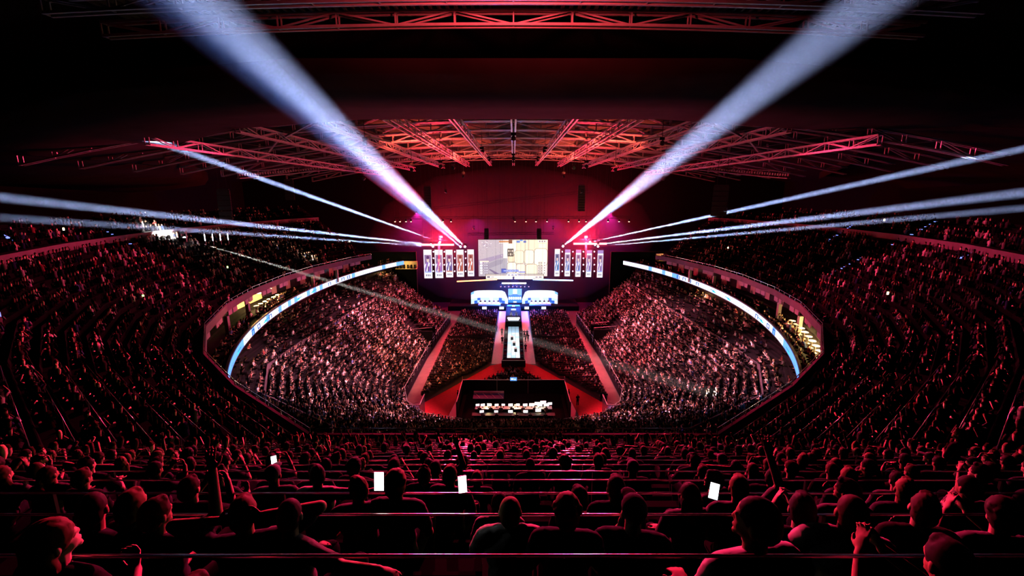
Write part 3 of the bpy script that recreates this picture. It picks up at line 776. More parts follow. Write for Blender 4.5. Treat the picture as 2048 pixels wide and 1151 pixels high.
# small team signs on the stage front
for i, (x0, x1) in enumerate([(964.5, 973.3), (998.7, 1007.7), (1049, 1057.8), (1083, 1092)]):
    a, c = at(x0, 618, 114.3), at(x1, 612.8, 114.3)
    t = thing('stage_sign', ['far left', 'inner left', 'inner right', 'far right'][i] + ' small white lit sign on the black stage front', 'sign', (a.x, 114.3, a.z), group='lit signs on the stage front')
    b = MB(); b.box(((c.x-a.x)/2, .06, (c.z-a.z)/2), (c.x-a.x+.08, .1, c.z-a.z+.08)); b.build('frame', 'blackmetal', t)
    S = Board((0, 0, 0), (c.x-a.x, 0, 0), (0, 0, c.z-a.z)); S.rect(0, 0, 1, 1, (.85, .92, 1)); S.poly([(.2, .3), (.42, .5), (.2, .7)], (.05, .05, .1)); S.rect(.5, .4, .8, .6, (.3, .35, .4))
    S.mb.build('picture', 'vivid', t)
a, c = at(1022, 622.5, 111), at(1032, 617, 111)
t = thing('runway_screen', 'small bright screen facing the hall where the runway meets the stage', 'screen', (a.x, 111, a.z))
b = MB(); b.box(((c.x-a.x)/2, .1, (c.z-a.z)/2), (c.x-a.x+.1, .1, c.z-a.z+.1)); b.bar((.6, .15, -1.2), (.6, .15, .1), .1); b.build('frame', 'blackmetal', t)
S = Board((0, 0, 0), (c.x-a.x, 0, 0), (0, 0, c.z-a.z)); S.rect(0, 0, 1, 1, (.7, .85, 1)); S.rect(.2, .3, .8, .7, (1, 1, 1)); S.mb.build('picture', 'vivid', t)

# ------------------------------------------------------------------ stage rig
def truss_line(px0, py0, px1, py1, Y, lab, name='lighting_truss', w=.5, n=16):
    a, c = at(px0, py0, Y), at(px1, py1, Y); m_ = MB(); box_truss(m_, [a.lerp(c, i/n) for i in range(n+1)], w, .5, .08)
    t = thing(name, lab, 'truss', (0, 0, 0)); m_.build('frame', 'blackmetal', t)
    h = MB()
    for k in (.12, .37, .63, .88): q = a.lerp(c, k); h.bar(q, (q.x, q.y, roof_z(q.x) - .2), .05)
    h.build('hanging_cables', 'blackmetal', t); return a, c
a, c = truss_line(788, 438, 1266, 436, 106, 'wide dark lighting truss hanging above the stage', n=30)
for i, px in enumerate([790, 800, 812, 822, 886, 902, 1030, 1052, 1072, 1094, 1137, 1158, 1172, 1216, 1238, 1258]):
    q = at(px, 441, 106)
    t = thing('truss_lamp', f'small warm lamp under the wide lighting truss, {ordinal(i+1)} from the left', 'lamp', q, group='warm lamps on the wide truss')
    b = MB(); b.lathe((0, 0, .05), [(.22, -.25), (.26, 0), (.12, .3)], 10); b.build('housing', 'blackmetal', t)
    b = MB(); b.lathe((0, -.05, -.1), [(.17, -.12), (.17, -.05)], 10, rot=Matrix.Rotation(R(50), 3, 'X')); b.build('lens', 'lamp_warm', t); hang(t, [(0, 0, .25)])
truss_line(850, 420, 1185, 384, 103, 'thin curved cable truss between the speaker towers', n=18, w=.2)
truss_line(936, 470, 1108, 468, 112, 'dark truss carrying the main screen', n=14)
truss_line(838, 484, 912, 484, 115.5, 'short truss over the left banners', n=8)
truss_line(1143, 482, 1218, 482, 115.5, 'short truss over the right banners', n=8)
for s, px in ((-1, 878), (1, 1172)):
    a, c = at(px, 484, 114), at(px, 545 if s < 0 else 515, 114)
    t = thing('truss_tower', f"pale upright tower glowing before the {'left' if s < 0 else 'right'} banners", 'truss tower', (0, 0, 0))
    m_ = MB()
    for dx in (-.18, .18): m_.bar(a + Vector((dx, 0, 0)), c + Vector((dx, 0, 0)), .08)
    for i in range(14): q = a.lerp(c, i/14); q2 = a.lerp(c, (i+1)/14); m_.bar(q + Vector((-.18, 0, 0)), q2 + Vector((.18, 0, 0)), .05)
    m_.build('frame', 'white', t)
    m_ = MB(); m_.bar(a, (a.x, a.y, roof_z(a.x) - .05), .04); m_.build('hanging_cable', 'blackmetal', t)
def line_array(px, py0, py1, Y, w, lab, n=10, ang=0):
    a, c = at(px, py0, Y), at(px, py1, Y); h = a.z - c.z
    t = thing('line_array_speaker', lab, 'speaker', (a.x, Y, c.z), rz=ang)
    for i in range(n):
        z = h*(n-1-i)/n; k = (i/n)**2*.9
        b = MB(); b.box((0, -k, z + h/n/2), (w, .9, h/n*.9)); b.build('cabinet', 'blackmetal', t)
    b = MB(); b.box((0, 0, h + .1), (w*.9, 1.1, .15)); b.bar((-w*.3, 0, h), (-w*.3, 0, roof_z(a.x) - .05 - c.z), .05); b.bar((w*.3, 0, h), (w*.3, 0, roof_z(a.x) - .05 - c.z), .05); b.build('rigging', 'blackmetal', t)
line_array(855, 373, 424, 103, 1.5, 'tall black speaker column hanging left of the stage, crossed by the white beam')
line_array(1163, 371, 422, 103, 1.5, 'tall black speaker column hanging right of the stage')
line_array(973, 458, 478, 113, 1.1, 'short speaker cluster hanging just left over the main screen', 6)
line_array(1078, 458, 478, 113, 1.1, 'short speaker cluster hanging just right over the main screen', 6)
line_array(1443, 372, 432, 66, 2.0, 'dark speaker cluster hanging over the right lower stand', 6, -.5)
line_array(446, 380, 442, 66, 1.6, 'dark speaker cluster hanging over the left lower stand', 6, .5)
line_array(577, 360, 400, 84, 1.5, 'dim speaker cluster hanging between the left beams', 6, .4)

# moving head beams
HZ = volmat('beam_haze', HAZE, .3); HZ2 = volmat('thin_beam_haze', HAZE*.3, .3)
def moving_head(src, tgt, size, energy, col, lab, blend=.9, reach=1.0, hz=None):
    src, tgt = Vector(src), Vector(tgt)
    t = thing('moving_head_light', lab, 'stage light', src)
    d = (tgt - src).normalized(); rot = d.to_track_quat('-Z', 'Y').to_matrix()
    b = MB(); b.box((0, 0, .75), (.6, .5, .3)); b.build('base', 'blackmetal', t)
    b = MB(); b.box((-.33, 0, .3), (.06, .2, .7)); b.box((.33, 0, .3), (.06, .2, .7)); b.build('yoke', 'blackmetal', t)
    b = MB(); b.lathe((0, 0, 0), [(.1, .45), (.24, .3), (.26, .02)], 14, rot=rot); b.build('head', 'blackmetal', t)
    b = MB(); b.lathe((0, 0, 0), [(.22, .0), (.22, -.03)], 14, rot=rot); b.build('lens', 'led_hot', t)
    if src.y > 100: hang(t, [(0, .1, .85)])
    L = (tgt - src).length * reach; ra = math.tan(R(size/2)) * L * 1.03
    b = MB(); b.lathe((0, 0, 0), [(.16 + (ra - .16) * k/6, -L*k/6) for k in range(6, 0, -1)] + [(.16, -.1)], 28)  # haze body shaped as the beam itself, none outside it
    o = b.build('haze_shaft', hz or HZ); o.location = src; o.rotation_mode = 'QUATERNION'; o.rotation_quaternion = d.to_track_quat('-Z', 'Y')
    tag(o, 'shaft of lit haze from the ' + lab, 'haze', kind='stuff')
    lamp('SPOT', 'bulb', src + d*.12, energy, col, t, tgt, size, blend, .12)
    return t
WB = (.44, .56, 1.0)
moving_head(at(930, 493, 114), at(405, 0, 18), 1.3, L_BEAM_BIG, WB, 'blinding lamp at the foot of the widest left beam', .9, 1.1)
moving_head(at(1126, 492, 114), at(1745, 0, 18), 1.3, L_BEAM_BIG, WB, 'blinding lamp at the foot of the widest right beam', .9, 1.1)
moving_head(at(921, 493, 114), at(348, 0, 18), 1.15, L_BEAM_BIG*.3, (.16, .32, 1.0), 'added lamp of the faint blue beam just left of the widest left beam', .9, 1.1)  # extra head added to tint the left edge of the wide beam
moving_head(at(880, 484, 114), at(278, 270, 43), .6, L_BEAM, WB, 'lamp of the rising left beam above the left light bar')
moving_head(at(862, 489, 114.2), at(-40, 390, 30), .5, L_BEAM, WB, 'lamp of the flat left beam, upper of the two', .9, 1.32)
moving_head(at(866, 492.5, 114.4), at(-40, 432, 30), .42, L_BEAM*.6, WB, 'lamp of the flat left beam, lower of the two', .9, 1.32)
moving_head(at(1180, 484, 114), at(2060, 293, 40), .62, L_BEAM, WB, 'lamp of the rising right beam above the right light bar', .9, 1.32)
moving_head(at(1190, 489, 114.2), at(2090, 380, 30), .5, L_BEAM, WB, 'lamp of the flat right beam, upper of the two', .9, 1.32)
moving_head(at(1196, 492.5, 114.4), at(2090, 412, 30), .36, L_BEAM*.8, WB, 'lamp of the flat right beam, lower of the two', .9, 1.32)
# follow spot on the upper left stand shooting at the lower right stand
SRC = at(372, 498, 70.0)
SRC = Vector((-43.0, 59.5, 24.2))
fs = moving_head(SRC, (23.5, 46.5, 8), 1.3, 1.6e7, (1, .93, .85), 'bright follow spot on the upper left stand beaming across the hall', .9, 1.0, HZ2)
fl = thing('flood_light', 'added white flood light washing out a patch of the upper left crowd', 'lamp', (-42.5, 58.6, 24.0))  # local lamp added to brighten the crowd patch
b = MB(); b.box((0, 0, .1), (.9, .25, .5)); b.build('housing', 'blackmetal', fl)
b = MB(); b.box((-.05, .16, .1), (.8, .05, .4)); b.build('lens', 'led_hot', fl)
b = MB(); b.bar((0, 0, -1.6), (0, 0, -.1), .07); b.build('pole', 'blackmetal', fl)
lamp('SPOT', 'bulb', (-42.6, 59.4, 26.6), 90000, (1, .9, .75), fl, hit(325, 474) + Vector((0, 0, .6)), 50, .7, .3)
q = hit(650, 533)
fl2 = thing('flood_light', 'added small warm flood light over the stage end of the upper left crowd', 'lamp', (q.x, q.y, q.z + 2.2))  # lamp added to make the small warm patch of crowd
b = MB(); b.box((0, 0, 0), (.5, .2, .3)); b.build('housing', 'blackmetal', fl2); b = MB(); b.bar((0, 0, -3.0), (0, 0, -.1), .06); b.build('pole', 'blackmetal', fl2)
lamp('SPOT', 'bulb', (q.x, q.y + .3, q.z + 2.3), 2500, (1, .8, .5), fl2, hit(606, 514), 75, .7, .2)
for i in range(4):
    q = at(392 + i*7, 487 + i*.8, 58)
    t = thing('work_light', f'short white upright tube lamp beside the left follow spot, {ordinal(i+1)} from the left', 'lamp', (-42.0 + i*.8, 62 + i*.4, 23.6), group='white tube lamps')
    b = MB(); b.bar((0, 0, 0), (0, 0, .9), .09, n=8); b.build('tube', 'led_white', t)
    b = MB(); b.bar((0, .08, -.6), (0, .08, .95), .06); b.build('holder', 'blackmetal', t)

# ------------------------------------------------------------------ production desk behind the carpet
t = thing('production_tent', 'black walled production area between the arms of the red carpet', 'enclosure', (0, 59.3, 0))
b = MB(); b.box((0, 5.2, 1.15), (15.4, .15, 2.3)); b.box((-7.7, 1.5, 1.15), (.15, 7.5, 2.3)); b.box((7.7, 1.5, 1.15), (.15, 7.5, 2.3)); b.box((0, .2, .25), (14, 8.5, .5)); b.build('walls', 'black', t)
b = MB(); b.bar((-7.7, 5.2, 2.35), (7.7, 5.2, 2.35), .07); b.bar((-7.7, 5.2, 2.35), (-7.7, -2.2, 2.35), .07); b.bar((7.7, 5.2, 2.35), (7.7, -2.2, 2.35), .07)
for x in (-7.7, -2.5, 2.2, 7.7): b.bar((x, 5.1, 0), (x, 5.1, 2.9), .08)
b.build('frame_rail', 'steel', t)
t = thing('blue_display', 'small blue and white screen over the black wall of the production area', 'screen', (.0, 64.35, 2.2))
b = MB(); b.box((0, .05, .35), (1.1, .08, .65)); b.bar((0, .1, -.2), (0, .1, .1), .08); b.build('frame', 'blackmetal', t)
S = Board((-.5, 0, .08), (1.0, 0, 0), (0, 0, .55)); S.rect(0, 0, 1, 1, (.1, .3, .9)); S.rect(.1, .3, .5, .7, (.9, .95, 1)); S.rect(.55, .2, .9, .6, (.5, .7, 1)); S.mb.build('picture', 'vivid', t)
t = thing('stage_model_table', 'long dark table with a blue edged panel inside the black production area', 'table', (-3.6, 61.2, .5))
b = MB(); b.box((0, 0, .8), (4.4, 2.0, .08)); b.build('table_top', 'bluetint', t)
b = MB(); b.box((0, .95, .95), (4.4, .3, .25)); b.build('back_panel', 'panel', t)
b = MB()
for k in range(4): b.bar((-2 + k*1.1, .8, .87), (-1.2 + k*1.1, -.8, .87), .05)
b.build('cables', 'steel', t)
for x, y in ((-2, -.9), (2, -.9), (-2, .9), (2, .9)):
    b = MB(); b.bar((x, y, 0), (x, y, .78), .08); b.build('leg', 'blackmetal', t)
# desks in rows
for r in range(2):
    t = thing('control_desk', f"long lit control desk with papers, {['front', 'rear'][r]} row of the production area", 'desk', (0, 57.6 - 1.9*r, .5))
    b = MB(); b.box((0, 0, .75), (10.5 if r == 0 else 11, .85, .06)); b.build('desk_top', 'white' if r == 0 else 'blackmetal', t)
    b = MB(); b.box((0, .4, .37), (10.5, .05, .7)); b.build('front_panel', 'black', t)
    for x in (-5, -1.7, 1.7, 5): b = MB(); b.box((x, 0, .36), (.06, .8, .72)); b.build('leg', 'blackmetal', t)
g = random.Random(21)
mons = [(-4.9, 0, .5, .5), (-4.2, 0, .55, .4), (-3.3, .1, .6, -.3), (-2.3, 0, .5, .2), (-1.4, .1, .45, 0), (-.4, 0, .6, 0), (.6, .1, .5, 0), (1.6, 0, .6, .2), (2.5, .1, .7, 0), (3.3, .8, .75, 0), (3.6, .1, .65, 0), (4.5, .1, .7, .1), (4.1, 1.5, .8, .1), (5.0, .8, .6, .3)]
for r in range(2):
    for i, (x, dy, w, rz) in enumerate(mons if r == 0 else mons[1:11:2]):
        t = thing('computer_monitor', f"glowing white monitor on the {['front', 'rear'][r]} control desk, {ordinal(i+1)} in order from the left", 'monitor', (x, 57.6 - 1.9*r + dy*.5, 1.28), rz*.5 + g.uniform(-.1, .1), group='monitors of the production area')
        b = MB(); b.box((0, .03, .38), (w + .06, .05, w*.6+.06)); b.bar((0, .05, 0), (0, .05, .3), .06); b.box((0, .05, .01), (.25, .2, .02)); b.build('housing', 'blackmetal', t)
        b = MB(); b.box((0, 0, .38), (w, .02, w*.6)); b.build('display', 'monitor', t)
for i, x in enumerate((-3.4, .2, 3.4)):
    t = thing('desk_lamp', f"warm desk lamp on the front control desk, {ordinal(i+1)} from the left", 'lamp', (x, 57.35, 1.28), group='desk lamps')
    b = MB(); b.bar((0, 0, 0), (0, .1, .5), .03); b.lathe((0, .1, .02), [(.1, 0), (.1, .02)], 8); b.build('arm', 'blackmetal', t)
    b = MB(); b.lathe((0, .0, .5), [(.09, -.03), (.05, .05)], 8); b.build('lamp_shade', 'lamp_warm', t)
    lamp('POINT', 'bulb', (x, 57.2, 1.62), 90, (1, .75, .35), t, soft=.08)

# ------------------------------------------------------------------ people: detailed figures
def capsule(p, q, rp, rq, n=12):
    p, q = Vector(p), Vector(q); d = q - p; L = max(d.length, 1e-4); d = d / L
    up = Vector((0, 0, 1)) if abs(d.z) < .9 else Vector((0, 1, 0)); a = d.cross(up).normalized(); b = a.cross(d)
    prof = [(-rp, .001)]
    for k in (60, 30, 0): prof.append((-rp*math.sin(R(k)), rp*math.cos(R(k))))
    for k in (0, 30, 60): prof.append((L + rq*math.sin(R(k)), rq*math.cos(R(k))))
    prof.append((L + rq, .001))
    vs = []
    for t, r in prof:
        for i in range(n):
            an = 2*math.pi*i/n; vs.append(p + d*t + a*(r*math.cos(an)) + b*(r*math.sin(an)))
    m = len(prof); fs = []
    for k in range(m-1):
        for i in range(n): fs.append((k*n+i, k*n+(i+1) % n, (k+1)*n+(i+1) % n, (k+1)*n+i))
    fs += [tuple(range(n))[::-1], tuple(range((m-1)*n, m*n))]
    return vs, fs
def ellipsoid(c, r, mtx=None, n=14, m=9):
    vs = []; c = Vector(c)
    for k in range(m):
        ph = math.pi * (k + .02) / (m - 1 + .04)
        for i in range(n):
            v = Vector((r[0]*math.sin(ph)*math.cos(2*math.pi*i/n), r[1]*math.sin(ph)*math.sin(2*math.pi*i/n), r[2]*math.cos(ph)))
            if mtx is not None: v = mtx @ v
            vs.append(c + v)
    fs = []
    for k in range(m-1):
        for i in range(n): fs.append((k*n+i, (k+1)*n+i, (k+1)*n+(i+1) % n, k*n+(i+1) % n))
    fs += [tuple(range(n)), tuple(range((m-1)*n, m*n))[::-1]]
    return vs, fs
def fuse(name, prims, voxel, ratio, mats, smooth_it=4, noise=0):
    """one continuous skin from overlapping volumes"""
    mb = MB()
    for vs, fs in prims: mb.add(vs, fs)
    me = bpy.data.meshes.new(name); me.from_pydata(mb.v, [], mb.f)
    o = bpy.data.objects.new(name, me); COL.objects.link(o)
    r = o.modifiers.new('r', 'REMESH'); r.mode = 'VOXEL'; r.voxel_size = voxel
    s = o.modifiers.new('s', 'SMOOTH'); s.iterations = smooth_it; s.factor = .5
    d = o.modifiers.new('d', 'DECIMATE'); d.ratio = ratio
    dg = bpy.context.evaluated_depsgraph_get()
    new = bpy.data.meshes.new_from_object(o.evaluated_get(dg)); new.name = name
    bpy.data.objects.remove(o); bpy.data.meshes.remove(me)
    if noise:
        for v in new.vertices:
            k = noise*math.sin(v.co.x*160)*math.sin(v.co.z*90 + v.co.x*60)
            v.co += v.normal * k
    new.polygons.foreach_set('use_smooth', [True]*len(new.polygons))
    for m in mats: new.materials.append(M[m])
    return new

def hand(w, d, nrm, curl=.6, side=1):
    """w wrist, d pointing direction, nrm palm normal; five separate fingers"""
    w, d, nrm = Vector(w), Vector(d).normalized(), Vector(nrm)
    nrm = (nrm - d*nrm.dot(d)).normalized(); ac = d.cross(nrm).normalized() * side
    out = []
    mt = Matrix((ac, d, nrm)).transposed()
    out.append(ellipsoid(w + d*.05, (.042, .055, .017), mt))
    for i, L in enumerate((.066, .076, .071, .056)):
        k = -.034 + .0227*i
        b0 = w + d*.085 + ac*k
        fan = (d + ac*(k*3.2)).normalized()
        d1 = (fan*math.cos(curl*.6) + nrm*math.sin(curl*.6)).normalized(); d2 = (fan*math.cos(curl*1.5) + nrm*math.sin(curl*1.5)).normalized()
        m_ = b0 + d1*L*.55; out.append(capsule(b0, m_, .0095, .0088, 8)); out.append(capsule(m_, m_ + d2*L*.5, .0088, .0075, 8))
    tb = w + d*.03 - ac*.032; m_ = tb + (d*.6 - ac*.7 + nrm*.2).normalized()*.045
    out.append(capsule(tb, m_, .0125, .0105, 8)); out.append(capsule(m_, m_ + (d*.9 - ac*.25 + nrm*.3).normalized()*.035, .0105, .0085, 8))
    return out

def make_pose(name, lean=.0, arms=None, head=(0, 0, 0), stand=False, slouch=0.0):
    """builds shared meshes for one pose; returns dict"""
    Lr = Matrix.Rotation(-lean, 3, 'X')
    def U(p): return Lr @ Vector(p)                       # upper body leans about the hips
    sh = [U((-.185, 0, .525 - slouch)), U((.185, 0, .525 - slouch))]
    neck = U((0, .0, .57 - slouch)); hc = U((0, .02, .735 - slouch))
    Hm = Euler((R(head[0]), R(head[1]), R(head[2]))).to_matrix()
    hb = neck + Vector((0, .012, .06))
    def Hd(p): return hb + Hm @ (Vector(p))
    body = [ellipsoid(U((0, 0, .08)), (.165, .125, .13)), ellipsoid(U((0, .005, .24)), (.14, .1, .17)), ellipsoid(U((0, -.005, .41 - slouch*.5)), (.165, .11, .16), Lr),
            capsule(sh[0] + U((.03, 0, 0)), sh[1] - U((.03, 0, 0)), .062, .062), capsule(neck - Vector((0, .01, .05)), hb + Hm @ Vector((0, 0, .06)), .056, .052),
            capsule(U((-.1, -.01, .545-slouch)), U((.1, -.01, .545-slouch)), .055, .055)]
    head_ = [ellipsoid(Hd((0, .0, .125)), (.073, .092, .098), Hm), ellipsoid(Hd((0, .035, .065)), (.052, .058, .06), Hm),
             capsule(Hd((0, .086, .118)), Hd((0, .096, .09)), .008, .012, 8), ellipsoid(Hd((0, .088, .05)), (.022, .012, .008), Hm),
             ellipsoid(Hd((0, .078, .02)), (.022, .02, .016), Hm), capsule(Hd((-.032, .082, .128)), Hd((.032, .082, .128)), .010, .010, 8)]
    for s in (-1, 1):
        head_ += [ellipsoid(Hd((s*.076, -.005, .095)), (.009, .02, .032), Hm), ellipsoid(Hd((s*.03, .078, .108)), (.012, .01, .009), Hm)]
    body += head_
    sleeves = []; phone = None
    for i, s in enumerate((-1, 1)):
        el, wr, hd, nr, cu = arms[i]
        el, wr = Vector(el), Vector(wr)
        body += [capsule(sh[i], el, .052, .043), capsule(el, wr, .043, .029)] + hand(wr, hd, nr, cu, side=s)
        sleeves.append(capsule(sh[i], sh[i].lerp(el, .72), .068, .062))
    if stand:
        legs = [((-.09, 0, .0), (-.1, .03, -.42), (-.11, -.01, -.83), (-.13, .1, -.87)), ((.09, 0, 0), (.11, .05, -.42), (.12, .0, -.83), (.15, .12, -.87))]
    else:
        legs = [((-.09, .02, .06), (-.15, .44, .07), (-.13, .40, -.36), (-.14, .52, -.41)), ((.09, .02, .06), (.15, .44, .07), (.14, .42, -.36), (.16, .54, -.41))]
    trs = [ellipsoid((0, 0, .07), (.178, .14, .12))]
    for h, k, a, f_ in legs:
        body += [capsule(h, k, .085, .06), capsule(k, a, .058, .038), capsule(a, f_, .042, .034)]
        trs += [capsule(h, k, .1, .075), capsule(k, Vector(k).lerp(Vector(a), .9), .075, .06)]
    shirt = [ellipsoid(U((0, 0, .1)), (.18, .142, .13)), ellipsoid(U((0, .005, .24)), (.165, .122, .18)), ellipsoid(U((0, -.005, .41 - slouch*.5)), (.182, .128, .165), Lr),
             capsule(sh[0] + U((.03, 0, 0)), sh[1] - U((.03, 0, 0)), .078, .078), capsule(U((-.09, -.01, .55-slouch)), U((.09, -.01, .55-slouch)), .062, .062)] + sleeves
    return dict(body=fuse('body', body, .0088, .42, ['skin'], 2), shirt=fuse('shirt', shirt, .015, .6, ['shirt'], 5, .003), trousers=fuse('trousers', trs, .016, .6, ['trousers'], 5),
                hm=Matrix.Translation(hb) @ Hm.to_4x4())
D, UPV, F_ = (0, 0, -1), (0, 0, 1), (0, 1, 0)
lap = [((-.26, .06, .27), (-.15, .28, .19), (.1, 1, -.1), D, .5), ((.26, .06, .27), (.15, .28, .19), (-.1, 1, -.1), D, .5)]
POSES = dict(
    lap=make_pose('lap', .06, lap, (4, 0, 0)),
    turned=make_pose('turned', .02, lap, (2, 0, 38)),
    tilted=make_pose('tilted', .1, [lap[0], ((.27, .12, .3), (.12, .3, .36), (-.6, .6, .5), (0, -1, .2), .9)], (10, 6, -22)),
    hunched=make_pose('hunched', .42, [((-.27, .33, .2), (-.1, .5, .22), (.6, .7, .1), D, .8), ((.27, .33, .2), (.1, .5, .22), (-.6, .7, .1), D, .8)], (22, 0, 0), slouch=.03),
    behind=make_pose('behind', -.05, [((-.44, .06, .66), (-.13, -.06, .74), (1, -.35, .1), (.3, 1, 0), .5), ((.44, .06, .66), (.13, -.06, .74), (-1, -.35, .1), (-.3, 1, 0), .5)], (2, 0, 5)),
    sidearm=make_pose('sidearm', 0, [lap[0], ((.44, .02, .5), (.7, .08, .53), (1, .15, -.1), D, .5)], (0, 0, 35)),
    phone=make_pose('phone', .05, [((-.25, .2, .38), (-.1, .38, .58), (.45, .2, 1), (.5, -.6, 0), 1.1), ((.25, .2, .38), (.1, .38, .58), (-.45, .2, 1), (-.5, -.6, 0), 1.1)], (6, 0, 0)),
    raised=make_pose('raised', 0, [lap[0], ((.38, .1, .72), (.30, .2, .98), (-.15, .1, 1), (0, 1, 0), .25)], (0, 0, -8)),
    chin=make_pose('chin', .14, [((-.24, .2, .26), (-.06, .2, .52), (.35, -.1, 1), (0, -1, 0), 1.0), lap[1]], (6, 0, 14)),
    clap=make_pose('clap', .04, [((-.27, .16, .36), (-.07, .36, .52), (.45, .4, .8), (1, 0, 0), .2), ((.27, .16, .36), (.07, .36, .52), (-.45, .4, .8), (-1, 0, 0), .2)], (0, 0, -10)),
    stand=make_pose('stand', .0, [((-.25, -.02, .27), (-.27, .08, .04), (0, .2, -1), (1, 0, 0), .4), ((.25, -.02, .27), (.27, .08, .04), (0, .2, -1), (-1, 0, 0), .4)], (4, 0, 0), stand=True),
    stand_fold=make_pose('stand_fold', .03, [((-.26, .05, .28), (.05, .2, .33), (1, .1, 0), (0, -1, 0), .5), ((.26, .05, .28), (-.05, .24, .28), (-1, .1, 0), (0, -1, 0), .5)], (6, 0, 10), stand=True),
)
SITTING = ['lap', 'turned', 'tilted', 'hunched', 'behind', 'sidearm', 'phone', 'raised', 'chin', 'clap']
def hcap(dz=0, k=1.0): return [ellipsoid((0, -.008, .135 + dz), (.081*k, .1*k, .098*k)), ellipsoid((0, -.04, .1), (.076*k, .072*k, .085*k))]
HAIR = dict(
    short=fuse('hair', hcap() + [ellipsoid((0, .05, .195), (.05, .035, .025))], .009, .5, ['hair'], 2, .0025),
    cropped=fuse('hair', hcap(0, .965), .009, .5, ['hair'], 2, .001),
    long=fuse('hair', hcap(0, 1.05) + [capsule((-.05, -.05, .08), (-.055, -.06, -.16), .05, .03), capsule((.05, -.05, .08), (.055, -.06, -.16), .05, .03), capsule((0, -.07, .08), (0, -.09, -.18), .055, .035)], .01, .5, ['hair'], 2, .004),
    tail=fuse('hair', hcap() + [capsule((0, -.1, .16), (0, -.15, .08), .028, .032), capsule((0, -.15, .08), (0, -.13, -.08), .032, .012)], .009, .5, ['hair'], 2, .003),
    curly=fuse('hair', hcap(.01, 1.12) + [ellipsoid((.07*math.cos(a), -.03 + .07*math.sin(a), .17), (.035, .035, .035)) for a in np.linspace(0, 6, 9)], .011, .5, ['hair'], 1, .005),
    cap=fuse('cap', [ellipsoid((0, -.005, .145), (.083, .1, .085)), ellipsoid((0, .11, .15), (.06, .07, .009))], .009, .5, ['cap'], 2),
)
def person(pose, hair, loc, rz, label, group=None, scale=1.0, cat='person', pale=False):
    P = POSES[pose]; t = thing('person', label, cat, loc, rz, group); t.scale = (scale,)*3
    for k in ('body', 'shirt', 'trousers'):
        o = bpy.data.objects.new(k, P[k]); COL.objects.link(o); o.parent = t
        if pale and k == 'shirt': o.material_slots[0].link = 'OBJECT'; o.material_slots[0].material = M['paleshirt']
    o = bpy.data.objects.new('cap' if hair == 'cap' else 'hair', HAIR[hair]); COL.objects.link(o); o.parent = t; o.matrix_local = P['hm']
    return t
def row_pos(k, px, up=0):
    """seat point in row k (k=0 is the row whose rail shows lowest in the photo) for a head seen at px"""
    y = 1.954 + .963*k - .30; z = 27.28 - .525*k + .45
    f_ = (y + .1)*CP - (z + .75 - CZ)*SP
    return Vector(((px - 1027)/910*f_, y, z))
taken = {}
def hero(px, k, pose, hair, rz, label, scale=1.0, dz=0, dy=0, pale=False):
    p = row_pos(k, px); p.z += dz; p.y += dy
    taken.setdefault(k, []).append(p.x)
    return person(pose, hair, p, R(rz), label, scale=scale, pale=pale)
hero(641, 3, 'sidearm', 'short', 0, 'spectator in profile with an arm stretched right along the row, left of the brightest phone', 1.02, pale=True)
hero(722, 2, 'turned', 'short', 10, 'dark haired spectator just left of the brightest glowing phone', 1.0)
hero(795, 2, 'lap', 'curly', -4, 'big haired spectator with an orange rim of light, just right of the brightest phone', 1.05)
hero(506, 1, 'behind', 'short', 12, 'spectator with both elbows spread wide and hands behind the head, left of centre', 1.02)
hero(590, 1, 'sidearm', 'cropped', -25, 'spectator leaning with one bare arm reaching down right, below the phone glow', .97)
hero(845, 3, 'hunched', 'short', 0, 'leaning spectator with reddish hair between the two bright phones', .98)
hero(873, 4, 'raised', 'short', 8, 'spectator with a raised bent arm behind the two bright phones', .98)
hero(900, 3, 'lap', 'short', -12, 'dark silhouette in front of the right hand phone, left of its glow')
hero(954, 4, 'lap', 'short', 0, 'small head just right of the right hand phone', .92, -.12)
hero(999, 2, 'lap', 'tail', 0, 'lone spectator in the middle of the third rail from below, shoulders rimmed red', .92, -.1, pale=True)
hero(1020, 1, 'hunched', 'cropped', 0, 'hunched spectator below the middle with broad lit shoulders', 1.0, -.05, pale=True)
hero(1131, 1, 'lap', 'curly', -5, 'curly haired spectator rising above two rails right of the middle', .98)
hero(1154, 2, 'turned', 'short', -20, 'spectator with glasses turned right, just behind the curly haired one', .95, -.05)
hero(1229, 2, 'lap', 'short', 0, 'flat haired spectator with bright orange top of the head right of the middle', 1.0)
hero(1262, 1, 'chin', 'cap', -10, 'spectator in a peaked cap with a glowing red elbow and a wristwatch', 1.05, -.08)
hero(1377, 2, 'lap', 'long', 6, 'long haired spectator in dark silhouette left of the arrow shaped phone', 1.0, -.08)
hero(1404, 4, 'chin', 'short', -10, 'smaller spectator just behind the long haired silhouette', .98, -.1)
hero(1424, 3, 'turned', 'short', 30, 'spectator whose left profile is rimmed red above the arrow shaped phone', 1.0, -.05)
hero(1468, 2, 'raised', 'short', -6, 'spectator with one forearm raised straight up, rimmed pink', 1.02)
hero(1496, .35, 'turned', 'cropped', 12, 'largest man in the foreground, broad pink rimmed shoulders, head turned left', 1.12, -.0, pale=True)
hero(1538, 3, 'tilted', 'short', -20, 'spectator seen between the raised forearm and the clapping one', .97)
hero(1590, 1, 'clap', 'short', -15, 'spectator with both hands together in front of the face beside the largest man', 1.0)
hero(1705, .6, 'hunched', 'cropped', -20, 'leaning spectator whose bright pink shoulder stands out at the lower right', 1.05, pale=True)
hero(1832, 1, 'tilted', 'short', -10, 'spectator with a lit forearm propped under the chin far right', 1.0)
hero(1925, 2, 'lap', 'cropped', 5, 'round lit head at the right, right of the propped forearm', 1.0)
hero(1960, 3, 'chin', 'short', 10, 'spectator at the far right with a hand at the mouth', 1.0)
